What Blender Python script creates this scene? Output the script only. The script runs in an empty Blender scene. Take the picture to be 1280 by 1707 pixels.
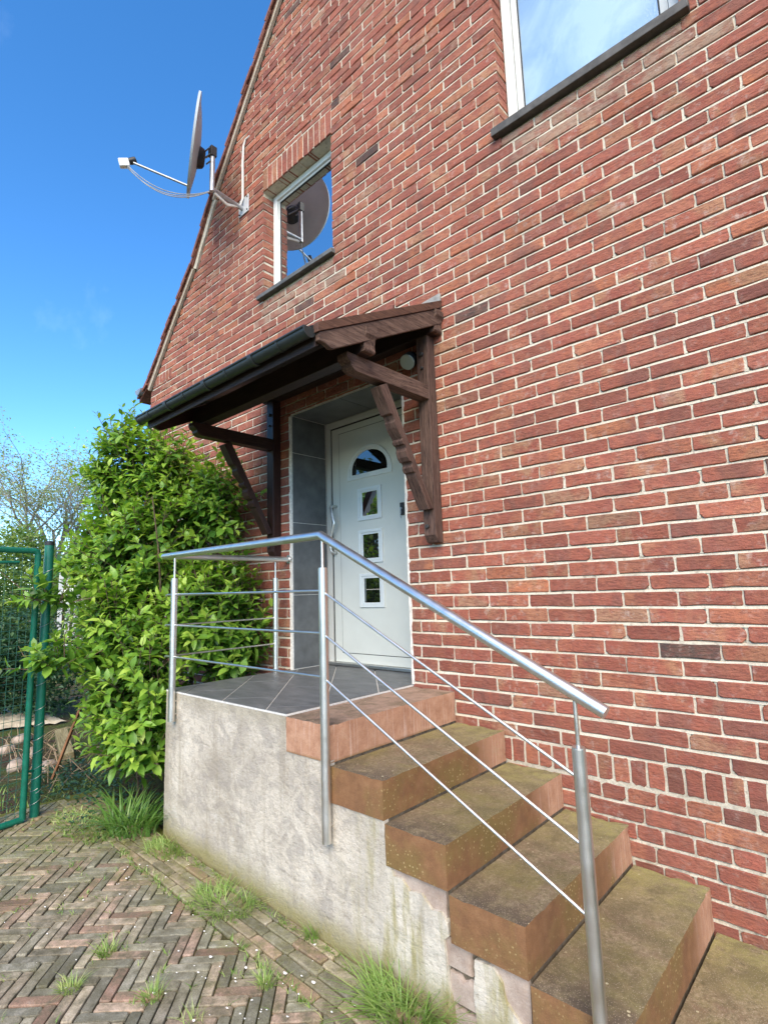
import bpy, bmesh, math, random
import numpy as np
from mathutils import Vector, Matrix

R = math.radians
rnd = random.Random(7)
scene = bpy.context.scene
COL = scene.collection

# ------------------------------------------------------------------ camera
CAM_POS = Vector((0.0, -2.75, 0.597))
YAW, PITCH, ROLL, FPX = R(42.197), R(8.272), R(-1.85), 902.0
fw = Vector((-math.sin(YAW) * math.cos(PITCH), math.cos(YAW) * math.cos(PITCH), math.sin(PITCH)))
rt0 = Vector((math.cos(YAW), math.sin(YAW), 0))
up0 = rt0.cross(fw)
rt = rt0 * math.cos(ROLL) + up0 * math.sin(ROLL)
up = -rt0 * math.sin(ROLL) + up0 * math.cos(ROLL)
cam_data = bpy.data.cameras.new('camera')
cam_data.sensor_fit = 'HORIZONTAL'
cam_data.sensor_width = 36.0
cam_data.lens = 36.0 * FPX / 1280.0
cam_data.clip_start = 0.02
cam_data.clip_end = 2000
cam = bpy.data.objects.new('camera', cam_data)
COL.objects.link(cam)
cam.matrix_world = Matrix((
    (rt.x, up.x, -fw.x, CAM_POS.x),
    (rt.y, up.y, -fw.y, CAM_POS.y),
    (rt.z, up.z, -fw.z, CAM_POS.z),
    (0, 0, 0, 1)))
scene.camera = cam

# ------------------------------------------------------------------ world, soft fill, exposure
SUN_EL, SUN_AZ = R(40.0), R(145.0)          # azimuth clockwise from +Y
world = bpy.data.worlds.new('World')
scene.world = world
world.use_nodes = True
wn = world.node_tree
wn.nodes.clear()
sky = wn.nodes.new('ShaderNodeTexSky')
sky.sky_type = 'NISHITA'
sky.sun_disc = False
sky.sun_elevation = SUN_EL
sky.sun_rotation = SUN_AZ
sky.air_density = 0.72
sky.dust_density = 0.0
sky.ozone_density = 1.2
hsv = wn.nodes.new('ShaderNodeHueSaturation')
hsv.inputs['Saturation'].default_value = 1.30
wn.links.new(sky.outputs[0], hsv.inputs['Color'])
# faint high cirrus, the same over the whole sky
tc = wn.nodes.new('ShaderNodeTexCoord')
mp = wn.nodes.new('ShaderNodeMapping'); mp.inputs['Scale'].default_value = (2.2, 5.0, 4.0)
mp.inputs['Location'].default_value = (0.9, 0.3, 0.0)
nz = wn.nodes.new('ShaderNodeTexNoise'); nz.inputs['Scale'].default_value = 1.3
nz.inputs['Detail'].default_value = 7; nz.inputs['Roughness'].default_value = 0.55
rp = wn.nodes.new('ShaderNodeValToRGB')
rp.color_ramp.elements[0].position = 0.62; rp.color_ramp.elements[0].color = (0, 0, 0, 1)
rp.color_ramp.elements[1].position = 0.86; rp.color_ramp.elements[1].color = (0.07, 0.07, 0.07, 1)
mx = wn.nodes.new('ShaderNodeMixRGB'); mx.inputs['Color2'].default_value = (7.0, 8.0, 9.0, 1)
wn.links.new(tc.outputs['Generated'], mp.inputs['Vector'])
wn.links.new(mp.outputs[0], nz.inputs['Vector'])
wn.links.new(nz.outputs[0], rp.inputs[0])
wn.links.new(rp.outputs[0], mx.inputs['Fac'])
wn.links.new(hsv.outputs[0], mx.inputs['Color1'])
bg = wn.nodes.new('ShaderNodeBackground'); bg.inputs['Strength'].default_value = 0.15
wn.links.new(mx.outputs[0], bg.inputs['Color'])
wo = wn.nodes.new('ShaderNodeOutputWorld')
wn.links.new(bg.outputs[0], wo.inputs['Surface'])

fill_sun_data = bpy.data.lights.new('fill_sun', 'SUN')
fill_sun_data.energy = 2.5
fill_sun_data.angle = R(50)  # wide soft fill added from the front; actual sun stands behind the house
fill_sun_data.color = (1.0, 0.87, 0.69)
fill_sun = bpy.data.objects.new('fill_sun', fill_sun_data)
COL.objects.link(fill_sun)
sdir = Vector((math.sin(SUN_AZ) * math.cos(SUN_EL), math.cos(SUN_AZ) * math.cos(SUN_EL), math.sin(SUN_EL)))
fill_sun.rotation_euler = sdir.to_track_quat('Z', 'Y').to_euler()
fill_sun.location = sdir * 30

vs = scene.view_settings
vs.view_transform = 'Standard'
vs.look = 'None'
vs.gamma = 1.0
vs.exposure = 1.46
vs.use_curve_mapping = False
scene.cycles.use_denoising = True
scene.cycles.max_bounces = 8
scene.cycles.diffuse_bounces = 4
scene.cycles.transparent_max_bounces = 8


def project(p):
    d = Vector(p) - CAM_POS
    z = d.dot(fw)
    if z < 0.05:
        return (-9999, -9999, z)
    return (640 + FPX * d.dot(rt) / z, 853.5 - FPX * d.dot(up) / z, z)


def gz(x, y=0.0):
    return -0.997 - 0.03 * min(max(x, -7.0), 1.5)


# ------------------------------------------------------------------ object helpers
def link(o, parent=None):
    COL.objects.link(o)
    if parent is not None:
        o.parent = parent
    return o


def tag(o, label=None, cat=None, group=None, kind=None):
    if label: o['label'] = label
    if cat: o['category'] = cat
    if group: o['group'] = group
    if kind: o['kind'] = kind
    return o


def empty(name, label, cat, loc=(0, 0, 0), group=None):
    o = bpy.data.objects.new(name, None)
    o.empty_display_size = 0.1
    o.location = loc
    link(o)
    return tag(o, label, cat, group)


def place(o, parent):
    """parent keeping world placement (parents are unrotated empties or meshes)"""
    if parent is not None:
        o.parent = parent
        off = Vector((0, 0, 0))
        q = parent
        while q is not None:
            off += q.location
            q = q.parent
        o.location = o.location - off


class MB:
    def __init__(s):
        s.v = []; s.f = []

    def add(s, verts, faces):
        b = len(s.v)
        s.v += [tuple(p) for p in verts]
        s.f += [tuple(i + b for i in f) for f in faces]
        return s

    def box(s, x0, x1, y0, y1, z0, z1):
        v = [(x0, y0, z0), (x1, y0, z0), (x1, y1, z0), (x0, y1, z0), (x0, y0, z1), (x1, y0, z1), (x1, y1, z1), (x0, y1, z1)]
        return s.add(v, [(0, 3, 2, 1), (4, 5, 6, 7), (0, 1, 5, 4), (1, 2, 6, 5), (2, 3, 7, 6), (3, 0, 4, 7)])

    def prism(s, pts, axis, a, b):
        """polygon pts (2D) extruded along axis from a to b. axis x: pts=(y,z); y: (x,z); z: (x,y)"""
        def P(p, t):
            if axis == 'x': return (t, p[0], p[1])
            if axis == 'y': return (p[0], t, p[1])
            return (p[0], p[1], t)
        n = len(pts)
        v = [P(p, a) for p in pts] + [P(p, b) for p in pts]
        f = [tuple(range(n)), tuple(range(2 * n - 1, n - 1, -1))]
        f += [(i, i + n, (i + 1) % n + n, (i + 1) % n) for i in range(n)]
        return s.add(v, f)

    def tube(s, path, r, n=12, caps=True):
        path = [Vector(p) for p in path]
        rings = []
        prev = None
        for i, p in enumerate(path):
            if i == 0: d = path[1] - path[0]
            elif i == len(path) - 1: d = path[-1] - path[-2]
            else:
                d = (path[i + 1] - p).normalized() + (p - path[i - 1]).normalized()
            d.normalize()
            if prev is None:
                a = Vector((0, 0, 1)) if abs(d.z) < 0.9 else Vector((1, 0, 0))
                u = d.cross(a).normalized()
            else:
                u = (prev - d * prev.dot(d)).normalized()
            prev = u
            w = d.cross(u)
            k = 1.0
            if 0 < i < len(path) - 1:
                c = (path[i + 1] - p).normalized().dot((p - path[i - 1]).normalized())
                k = 1.0 / max(0.5, math.sqrt((1 + c) / 2))
            rr = r[i] if isinstance(r, (list, tuple)) else r
            # stretch in the bend plane only
            if k > 1.0001:
                bend = ((path[i + 1] - p).normalized() - (p - path[i - 1]).normalized()).normalized()
            else:
                bend = None
            ring = []
            for j in range(n):
                t = 2 * math.pi * j / n
                q = (u * math.cos(t) + w * math.sin(t)) * rr
                if bend is not None:
                    q = q + bend * q.dot(bend) * (k - 1)
                ring.append(p + q)
            rings.append(ring)
        b = len(s.v)
        for ring in rings: s.v += [tuple(q) for q in ring]
        for i in range(len(rings) - 1):
            for j in range(n):
                j2 = (j + 1) % n
                s.f.append((b + i * n + j, b + i * n + j2, b + (i + 1) * n + j2, b + (i + 1) * n + j))
        if caps:
            s.f.append(tuple(b + j for j in range(n - 1, -1, -1)))
            s.f.append(tuple(b + (len(rings) - 1) * n + j for j in range(n)))
        return s

    def cyl(s, a, b, r, n=20):
        return s.tube([a, b], r, n)

    def build(s, name, mat, parent=None, smooth=False, bevel=0, autos=None, segs=2):
        me = bpy.data.meshes.new(name)
        me.from_pydata(s.v, [], s.f)
        bm = bmesh.new(); bm.from_mesh(me)
        bmesh.ops.recalc_face_normals(bm, faces=bm.faces)
        bm.to_mesh(me); bm.free()
        me.materials.append(mat)
        o = bpy.data.objects.new(name, me)
        link(o)
        if smooth:
            me.polygons.foreach_set('use_smooth', [True] * len(me.polygons))
            if smooth != 'all':
                me.set_sharp_from_angle(angle=R(40))
        if bevel:
            m = o.modifiers.new('bevel', 'BEVEL')
            m.width = bevel; m.segments = segs; m.limit_method = 'ANGLE'; m.angle_limit = R(35)
            m.harden_normals = False
        if parent is not None:
            place(o, parent)
        return o


# ------------------------------------------------------------------ material helpers
class Mat:
    def __init__(s, name, rough=0.8, spec=0.3, metal=0.0):
        s.m = bpy.data.materials.new(name)
        s.m.use_nodes = True
        s.nt = s.m.node_tree
        s.bsdf = s.nt.nodes['Principled BSDF']
        s.set('Roughness', rough); s.set('Metallic', metal); s.set('Specular IOR Level', spec)

    def node(s, t, **ins):
        n = s.nt.nodes.new('ShaderNode' + t)
        for k, v in ins.items():
            s.put(n, k, v)
        return n

    def put(s, n, k, v):
        inp = n.inputs[int(k[1:])] if (k[0] == 'i' and k[1:].isdigit()) else n.inputs[k.replace('_', ' ')]
        if isinstance(v, bpy.types.NodeSocket): s.nt.links.new(v, inp)
        else:
            if inp.type == 'RGBA' and len(v) == 3: v = (*v, 1)
            inp.default_value = v

    def set(s, k, v):
        inp = s.bsdf.inputs[k]
        if isinstance(v, bpy.types.NodeSocket): s.nt.links.new(v, inp)
        else:
            if inp.type == 'RGBA' and len(v) == 3: v = (*v, 1)
            inp.default_value = v

    def pos(s): return s.node('NewGeometry').outputs['Position']
    def normal(s): return s.node('NewGeometry').outputs['Normal']
    def objco(s): return s.node('TexCoord').outputs['Object']

    def map(s, vec, scale=(1, 1, 1), loc=(0, 0, 0), rot=(0, 0, 0)):
        return s.node('Mapping', Vector=vec, Scale=scale, Location=loc, Rotation=rot).outputs[0]

    def noise(s, vec, scale, detail=4, rough=0.55, dist=0.0):
        return s.node('TexNoise', Vector=vec, Scale=scale, Detail=detail, Roughness=rough, Distortion=dist).outputs['Fac']

    def voro(s, vec, scale, feat='F1', out='Distance'):
        n = s.node('TexVoronoi', Vector=vec, Scale=scale); n.feature = feat
        return n.outputs[out]

    def ramp(s, fac, *stops):
        n = s.node('ValToRGB', Fac=fac)
        e = n.color_ramp.elements
        while len(e) < len(stops): e.new(0.5)
        for i, (p, c) in enumerate(stops):
            e[i].position = p
            e[i].color = (c, c, c, 1) if not isinstance(c, (tuple, list)) else (*c[:3], 1)
        return n.outputs[0]

    def mix(s, fac, a, b, mode='MIX'):
        n = s.node('MixRGB', Fac=fac, Color1=a, Color2=b); n.blend_type = mode
        return n.outputs[0]

    def math(s, op, a, b=0.0, clamp=False):
        n = s.node('Math', i0=a, i1=b); n.operation = op; n.use_clamp = clamp
        return n.outputs[0]

    def sep(s, v): return s.node('SeparateXYZ', Vector=v).outputs
    def maprange(s, v, a, b, c=0.0, d=1.0):
        return s.node('MapRange', i0=v, i1=a, i2=b, i3=c, i4=d).outputs[0]

    def bump(s, h, strength=0.3, dist=0.01):
        s.set('Normal', s.node('Bump', Height=h, Strength=strength, Distance=dist).outputs[0])
        return s

    def color(s, c): s.set('Base Color', c); return s


def tone(m, src):
    """per piece tone: object colour or mesh attribute -> three channels"""
    if src == 'obj':
        c = m.node('ObjectInfo').outputs['Color']
    else:
        n = m.node('Attribute'); n.attribute_name = 'tone'; c = n.outputs['Color']
    return m.node('SeparateColor', Color=c).outputs


def brick_material(src):
    m = Mat('brick_' + src, 0.88, 0.25)
    p = m.pos()
    t = tone(m, src)
    # channel 0: clay palette, 1: brightness, 2: staining
    off = m.node('CombineXYZ', X=m.math('MULTIPLY', t[0], 37.0), Y=m.math('MULTIPLY', t[1], 53.0), Z=m.math('MULTIPLY', t[2], 71.0)).outputs[0]
    pv = m.node('VectorMath', i0=p, i1=off).outputs[0]
    clay = m.ramp(t[0], (0.0, (0.080, 0.060, 0.054)), (0.03, (0.190, 0.076, 0.062)), (0.16, (0.280, 0.090, 0.066)), (0.5, (0.345, 0.108, 0.074)), (0.78, (0.390, 0.130, 0.084)), (0.9, (0.430, 0.155, 0.086)), (0.97, (0.48, 0.170, 0.085)), (1.0, (0.46, 0.19, 0.10)))
    clay2 = m.ramp(t[2], (0.0, (0.19, 0.085, 0.070)), (0.35, (0.34, 0.120, 0.085)), (0.65, (0.45, 0.19, 0.11)), (0.85, (0.40, 0.23, 0.13)), (1.0, (0.36, 0.24, 0.16)))
    clay = m.mix(m.math('MULTIPLY', m.ramp(m.noise(m.map(pv, (1, 1, .6)), 6.5, 3, 0.55, 0.6), (0.47, 0.0), (0.60, 0.8)), m.ramp(t[0], (0.02, 0.0), (0.10, 1.0))), clay, clay2)
    big = m.noise(pv, 14.0, 4, 0.6)
    c = m.mix(m.ramp(big, (0.35, 0.0), (0.7, 0.55)), clay, m.mix(0.45, clay, (0.44, 0.20, 0.10), 'MIX'))
    mid = m.noise(m.map(pv, (1, 1, 2.5)), 38.0, 6, 0.62)
    c = m.mix(m.ramp(mid, (0.36, 0.6), (0.54, 0.0)), c, (0.21, 0.080, 0.060), 'MIX')
    fine = m.noise(pv, 260.0, 4, 0.7)
    c = m.mix(0.55, c, m.ramp(fine, (0.25, 0.45), (0.75, 1.35)), 'MULTIPLY')
    # lime bloom and grey soot
    bloom = m.noise(pv, 22.0, 8, 0.72)
    c = m.mix(m.math('MULTIPLY', m.ramp(bloom, (0.54, 0.0), (0.70, 0.8)), m.maprange(t[2], 0.1, 1.0, 0.25, 1.0)), c, (0.50, 0.38, 0.32))
    smear = m.math('MULTIPLY', m.math('GREATER_THAN', t[2], 0.985), m.ramp(m.noise(pv, 13.0, 5, 0.65), (0.40, 0.10), (0.60, 0.65)))
    c = m.mix(smear, c, m.mix(mid, (0.30, 0.245, 0.17), (0.44, 0.33, 0.25)))
    soot = m.noise(p, 1.1, 5, 0.6)
    c = m.mix(m.ramp(soot, (0.55, 0.0), (0.72, 0.28)), c, (0.15, 0.078, 0.072))
    run = m.noise(m.map(p, (2.6, 2.6, 0.35)), 1.6, 5, 0.6)
    c = m.mix(m.ramp(run, (0.54, 0.0), (0.68, 0.30)), c, (0.17, 0.085, 0.07))
    damp = m.math('MULTIPLY', m.maprange(m.sep(p)[2], 0.1, -0.5, 0, 1), m.ramp(m.noise(p, 4.0, 5, 0.65), (0.40, 0.0), (0.62, 0.55)))
    c = m.mix(damp, c, (0.20, 0.085, 0.06))
    speck = m.voro(pv, 120.0)
    c = m.mix(m.ramp(speck, (0.10, 0.55), (0.16, 0.0)), c, (0.10, 0.05, 0.045))
    c = m.mix(1.0, c, m.node('CombineXYZ', X=m.maprange(t[1], 0, 1, 0.72, 1.10), Y=m.maprange(t[1], 0, 1, 0.70, 1.07), Z=m.maprange(t[1], 0, 1, 0.69, 1.05)).outputs[0], 'MULTIPLY')
    m.color(c)
    h = m.math('ADD', m.math('MULTIPLY', mid, 1.0), m.math('MULTIPLY', fine, 0.35))
    h = m.math('ADD', h, m.math('MULTIPLY', m.noise(m.map(pv, (1, 1, 3)), 9.0, 3, 0.6), 1.2))
    m.bump(h, 0.85, 0.008)
    return m.m


def simple(name, col, rough=0.6, spec=0.4, metal=0.0, nscale=40.0, namp=0.25, bump=0.1, bd=0.002, aniso=None):
    m = Mat(name, rough, spec, metal)
    v = m.objco()
    if aniso: v = m.map(v, aniso)
    n = m.noise(v, nscale, 5, 0.6)
    m.color(m.mix(m.ramp(n, (0.3, 0.0), (0.7, 1.0)), tuple(x * (1 - namp) for x in col), tuple(min(1, x * (1 + namp)) for x in col)))
    if bump: m.bump(n, bump, bd)
    return m.m


def wood(name, dark, light, axis, rough=0.75, bump=0.5):
    m = Mat(name, rough, 0.3)
    sc = {'x': (1.2, 16, 16), 'y': (16, 1.2, 16), 'z': (16, 16, 1.2)}[axis]
    v = m.map(m.objco(), sc)
    g = m.noise(v, 3.0, 8, 0.7, 0.4)
    g2 = m.noise(v, 11.0, 4, 0.7)
    c = m.mix(m.ramp(g, (0.32, 0.0), (0.68, 1.0)), dark, light)
    c = m.mix(m.ramp(g2, (0.36, 0.85), (0.5, 0.0)), c, tuple(x * 0.35 for x in dark))
    c = m.mix(m.ramp(m.noise(m.objco(), 5, 4, 0.6), (0.52, 0.0), (0.75, 0.6)), c, tuple(0.5 * (a + b) * 1.25 for a, b in zip(dark, light)))
    m.color(c)
    m.bump(m.math('ADD', g, m.math('MULTIPLY', g2, 0.5)), bump, 0.005)
    return m.m


MAT = {}
MAT['brick_obj'] = brick_material('obj')
MAT['brick_attr'] = brick_material('attr')


def mortar_material():
    m = Mat('mortar', 0.95, 0.1)
    p = m.pos()
    n = m.noise(p, 5.0, 6, 0.65); n2 = m.noise(p, 160.0, 4, 0.7); n3 = m.noise(p, 34.0, 5, 0.65)
    c = m.ramp(n, (0.25, (0.40, 0.345, 0.265)), (0.5, (0.58, 0.515, 0.40)), (0.75, (0.66, 0.60, 0.48)))
    c = m.mix(m.ramp(n3, (0.30, 0.75), (0.45, 0.0)), c, (0.27, 0.235, 0.185))
    c = m.mix(0.4, c, m.ramp(n2, (0.3, 0.6), (0.7, 1.2)), 'MULTIPLY')
    # damp grey-green low down at the plinth
    z = m.sep(p)[2]
    low = m.math('MULTIPLY', m.maprange(z, -0.05, -0.6, 0, 1), m.ramp(n3, (0.4, 0.0), (0.62, 0.9)))
    c = m.mix(low, c, (0.24, 0.215, 0.17))
    m.color(c)
    m.bump(m.math('ADD', n3, m.math('MULTIPLY', n2, 0.5)), 0.8, 0.006)
    return m.m


MAT['mortar'] = mortar_material()


def sandstone():
    m = Mat('sandstone', 0.85, 0.3)
    p = m.pos(); nx = m.sep(m.normal()); px = m.sep(p)
    n1 = m.noise(p, 3.5, 5, 0.6); n2 = m.noise(p, 17.0, 6, 0.65); n3 = m.noise(p, 300.0, 3, 0.7); n4 = m.noise(p, 70.0, 5, 0.7)
    stone = m.ramp(n2, (0.3, (0.33, 0.165, 0.098)), (0.55, (0.43, 0.235, 0.145)), (0.8, (0.50, 0.31, 0.205)))
    # vertical pale streaks of lime on the risers
    st = m.noise(m.map(p, (60, 60, 2.0)), 1.0, 4, 0.6)
    stone = m.mix(m.ramp(st, (0.56, 0.0), (0.68, 0.45)), stone, (0.62, 0.47, 0.39))
    # rust-brown algae film: not on the top step, and not close to the house wall
    far = m.maprange(m.math('ADD', m.math('ADD', px[1], m.math('MULTIPLY', n1, -0.42)), m.math('MULTIPLY', n2, -0.22)), -0.44, -0.62, 0, 1)
    lower = m.maprange(px[2], -0.165, -0.185, 0, 1)
    film = m.ramp(n2, (0.3, (0.145, 0.072, 0.032)), (0.55, (0.205, 0.100, 0.044)), (0.8, (0.26, 0.140, 0.066)))
    film = m.mix(m.ramp(n1, (0.44, 0.0), (0.64, 0.75)), film, (0.165, 0.120, 0.034))
    side = m.mix(m.math('MULTIPLY', m.math('MULTIPLY', far, lower), m.ramp(n2, (0.2, 0.75), (0.4, 0.97))), stone, film)
    drip = m.noise(m.map(p, (22, 22, 3)), 1.0, 5, 0.65)
    film = m.mix(m.ramp(drip, (0.45, 0.0), (0.62, 0.8)), film, (0.130, 0.082, 0.032))
    spots = m.math('MULTIPLY', m.ramp(m.voro(p, 60.0), (0.16, 1.0), (0.24, 0.0)), m.math('MULTIPLY', m.ramp(n1, (0.46, 0.0), (0.56, 0.9)), lower))
    side = m.mix(spots, side, (0.40, 0.30, 0.14))
    # worn tops: olive-brown with grit, lichen dots and a mossy band towards the wall
    top = m.ramp(n4, (0.32, (0.120, 0.095, 0.050)), (0.5, (0.230, 0.180, 0.100)), (0.68, (0.34, 0.265, 0.170)))
    top = m.mix(m.ramp(n2, (0.42, 0.0), (0.64, 0.75)), top, (0.20, 0.132, 0.085))
    top = m.mix(m.ramp(n1, (0.46, 0.0), (0.62, 0.62)), top, (0.200, 0.172, 0.055))
    mossy = m.math('MULTIPLY', m.maprange(px[1], -0.45, -0.05, 0, 1), m.ramp(n2, (0.35, 0.1), (0.6, 0.9)))
    top = m.mix(mossy, top, (0.300, 0.275, 0.100))
    t0 = m.mix(m.ramp(n2, (0.35, 0.15), (0.65, 0.85)), (0.42, 0.275, 0.20), (0.24, 0.165, 0.11))
    top = m.mix(m.maprange(px[2], -0.08, -0.05, 0, 1), top, t0)
    top = m.mix(m.ramp(m.noise(p, 6.0, 5, 0.7, 0.5), (0.46, 0.0), (0.62, 0.6)), top, (0.115, 0.092, 0.045))
    top = m.mix(m.math('MULTIPLY', m.maprange(px[1], -0.80, -0.99, 0, 1), m.ramp(n2, (0.3, 0.2), (0.55, 0.85))), top, (0.080, 0.062, 0.045))
    grit = m.voro(p, 150.0)
    top = m.mix(m.ramp(grit, (0.16, 0.75), (0.26, 0.0)), top, (0.42, 0.33, 0.24))
    lich = m.math('MULTIPLY', m.ramp(m.voro(p, 24.0), (0.10, 1.0), (0.14, 0.0)), m.ramp(n2, (0.5, 0.0), (0.6, 0.85)))
    top = m.mix(lich, top, (0.52, 0.46, 0.29))
    c = m.mix(m.ramp(nx[2], (0.55, 0.0), (0.8, 1.0)), side, top)
    c = m.mix(0.55, c, m.ramp(n3, (0.25, 0.55), (0.75, 1.3)), 'MULTIPLY')
    m.color(c)
    m.bump(m.math('ADD', m.math('ADD', n4, m.math('MULTIPLY', n3, 0.6)), m.math('MULTIPLY', n2, 0.8)), 0.55, 0.004)
    return m.m


MAT['sandstone'] = sandstone()


def plaster():
    m = Mat('plaster', 0.92, 0.15)
    p = m.pos(); px = m.sep(p)
    n1 = m.noise(p, 2.2, 6, 0.62, 0.6); n2 = m.noise(p, 9.0, 7, 0.68, 0.9); n3 = m.noise(p, 75.0, 5, 0.7); st = m.noise(m.map(p, (14, 14, 1.1)), 1.0, 6, 0.6)
    c = m.ramp(n1, (0.34, (0.36, 0.315, 0.25)), (0.5, (0.49, 0.435, 0.355)), (0.66, (0.60, 0.54, 0.445)))
    c = m.mix(m.ramp(n2, (0.40, 0.60), (0.54, 0.0)), c, (0.30, 0.27, 0.235))
    c = m.mix(m.ramp(n2, (0.56, 0.0), (0.70, 0.55)), c, (0.56, 0.525, 0.47))
    c = m.mix(m.ramp(st, (0.52, 0.0), (0.66, 0.5)), c, (0.30, 0.255, 0.19))
    # pale lime runs and green-yellow algae below the steps on the right
    right = m.maprange(m.math('ADD', px[0], m.math('MULTIPLY', n1, 0.25)), -1.75, -1.45, 0, 1)
    c = m.mix(m.math('MULTIPLY', right, m.ramp(st, (0.35, 0.2), (0.6, 0.85))), c, (0.60, 0.55, 0.46))
    alg = m.math('MULTIPLY', m.maprange(px[0], -1.95, -1.6, 0, 1), m.ramp(m.noise(m.map(p, (10, 10, 1.6)), 1.3, 5, 0.6), (0.50, 0.0), (0.64, 0.8)))
    c = m.mix(alg, c, (0.27, 0.235, 0.085))
    foot = m.math('MULTIPLY', m.maprange(m.math('ADD', m.math('ADD', px[2], m.math('MULTIPLY', px[0], 0.03)), m.math('MULTIPLY', n2, -0.16)), -0.94, -1.05, 0, 1), 0.85)
    c = m.mix(foot, c, (0.235, 0.205, 0.075))
    top = m.math('MULTIPLY', m.maprange(m.math('ADD', px[2], m.math('MULTIPLY', n2, 0.12)), -0.05, 0.03, 0, 1), 0.55)
    c = m.mix(top, c, (0.30, 0.265, 0.19))
    c = m.mix(0.35, c, m.ramp(n3, (0.3, 0.6), (0.7, 1.2)), 'MULTIPLY')
    fl = m.noise(p, 30.0, 6, 0.7, 0.6)
    c = m.mix(m.ramp(fl, (0.34, 0.5), (0.46, 0.0)), c, (0.29, 0.245, 0.19))
    m.color(c)
    tr = m.noise(m.map(p, (1, 1, 1.6), rot=(0, R(25), 0)), 7.0, 4, 0.55, 0.8)
    n4 = m.noise(m.map(p, (1, 1, 1.3)), 26.0, 7, 0.7, 0.4)
    pit = m.math('MULTIPLY', m.ramp(m.voro(p, 42.0), (0.05, 0.0), (0.20, 1.0)), 0.25)
    m.bump(m.math('ADD', m.math('ADD', m.math('MULTIPLY', tr, 1.2), m.math('MULTIPLY', n3, 0.25)), m.math('ADD', m.math('MULTIPLY', n4, 0.9), pit)), 0.85, 0.010)
    return m.m


MAT['plaster'] = plaster()


def slate():
    m = Mat('slate_tile', 0.45, 0.4)
    p = m.pos()
    v = m.map(p, (3, 9, 9), rot=(0, 0, R(45)))
    n = m.noise(v, 1.5, 6, 0.6, 0.5); n2 = m.noise(p, 120, 3, 0.6)
    c = m.ramp(n, (0.3, (0.080, 0.084, 0.086)), (0.55, (0.120, 0.124, 0.126)), (0.75, (0.165, 0.168, 0.168)))
    c = m.mix(m.ramp(m.noise(p, 6, 5, 0.7), (0.55, 0.0), (0.75, 0.35)), c, (0.24, 0.235, 0.22))
    m.color(c); m.set('Roughness', m.ramp(n2, (0.3, 0.38), (0.7, 0.6)))
    m.bump(n, 0.2, 0.002)
    return m.m


MAT['slate'] = slate()
MAT['grout'] = simple('grout', (0.58, 0.56, 0.52), 0.9, 0.1, nscale=60, namp=0.2)
MAT['white_mortar'] = simple('white_mortar', (0.66, 0.62, 0.55), 0.95, 0.1, nscale=40, namp=0.25, bump=0.8, bd=0.004)
MAT['reveal_tile'] = simple('reveal_tile', (0.105, 0.11, 0.112), 0.35, 0.5, nscale=9, namp=0.25, bump=0.03)
MAT['wood_x'] = wood('weathered_wood_x', (0.042, 0.020, 0.015), (0.175, 0.108, 0.078), 'x')
MAT['wood_y'] = wood('weathered_wood_y', (0.042, 0.020, 0.015), (0.175, 0.108, 0.078), 'y')
MAT['wood_z'] = wood('weathered_wood_z', (0.042, 0.020, 0.015), (0.150, 0.090, 0.066), 'z')
MAT['trim_wood'] = wood('trim_wood', (0.055, 0.024, 0.016), (0.14, 0.068, 0.042), 'y')
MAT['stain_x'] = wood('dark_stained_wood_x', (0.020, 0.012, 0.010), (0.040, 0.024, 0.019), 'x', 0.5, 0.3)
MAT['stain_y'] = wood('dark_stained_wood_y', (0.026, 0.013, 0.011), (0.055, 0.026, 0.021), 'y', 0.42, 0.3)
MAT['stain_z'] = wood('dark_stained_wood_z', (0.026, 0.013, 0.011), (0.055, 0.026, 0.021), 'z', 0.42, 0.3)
MAT['felt'] = simple('roofing_felt', (0.022, 0.022, 0.023), 0.9, 0.2, nscale=90, namp=0.4, bump=0.6)
MAT['gutter'] = simple('gutter_plastic', (0.020, 0.024, 0.023), 0.42, 0.5, nscale=30, namp=0.25, bump=0.02)
MAT['iron'] = simple('dark_iron', (0.03, 0.028, 0.026), 0.55, 0.5, nscale=60)
MAT['pvc'] = simple('white_pvc', (0.70, 0.70, 0.66), 0.45, 0.4, nscale=12, namp=0.07, bump=0.0)
MAT['pvc_grey'] = simple('aged_pvc', (0.58, 0.58, 0.54), 0.5, 0.35, nscale=12, namp=0.10, bump=0.0)
MAT['door'] = simple('door_leaf', (0.56, 0.575, 0.52), 0.42, 0.4, nscale=5, namp=0.035, bump=0.0)
MAT['door_frame'] = simple('door_frame', (0.50, 0.50, 0.455), 0.42, 0.4, nscale=5, namp=0.05, bump=0.0)
MAT['door_trim'] = simple('door_window_trim', (0.60, 0.64, 0.63), 0.38, 0.4, nscale=8, namp=0.04, bump=0.0)
MAT['gasket'] = simple('rubber_gasket', (0.02, 0.02, 0.02), 0.6, 0.3)
MAT['sill'] = simple('slate_sill', (0.10, 0.10, 0.095), 0.7, 0.35, nscale=14, namp=0.45, bump=0.3)
MAT['sill_white'] = simple('sill_stone', (0.085, 0.078, 0.070), 0.7, 0.35, nscale=14, namp=0.4, bump=0.3)
MAT['alu'] = simple('aluminium', (0.55, 0.55, 0.53), 0.38, 0.5, 1.0, nscale=30, namp=0.1, bump=0.0)
MAT['zinc'] = simple('zinc', (0.34, 0.36, 0.37), 0.5, 0.5, 0.6, nscale=10, namp=0.25, bump=0.05)
MAT['galv'] = simple('galvanised_steel', (0.40, 0.41, 0.42), 0.5, 0.5, 0.85, nscale=25, namp=0.2, bump=0.05)
MAT['barge'] = wood('barge_board', (0.36, 0.29, 0.21), (0.52, 0.45, 0.35), 'z', 0.85, 0.3)
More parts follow.
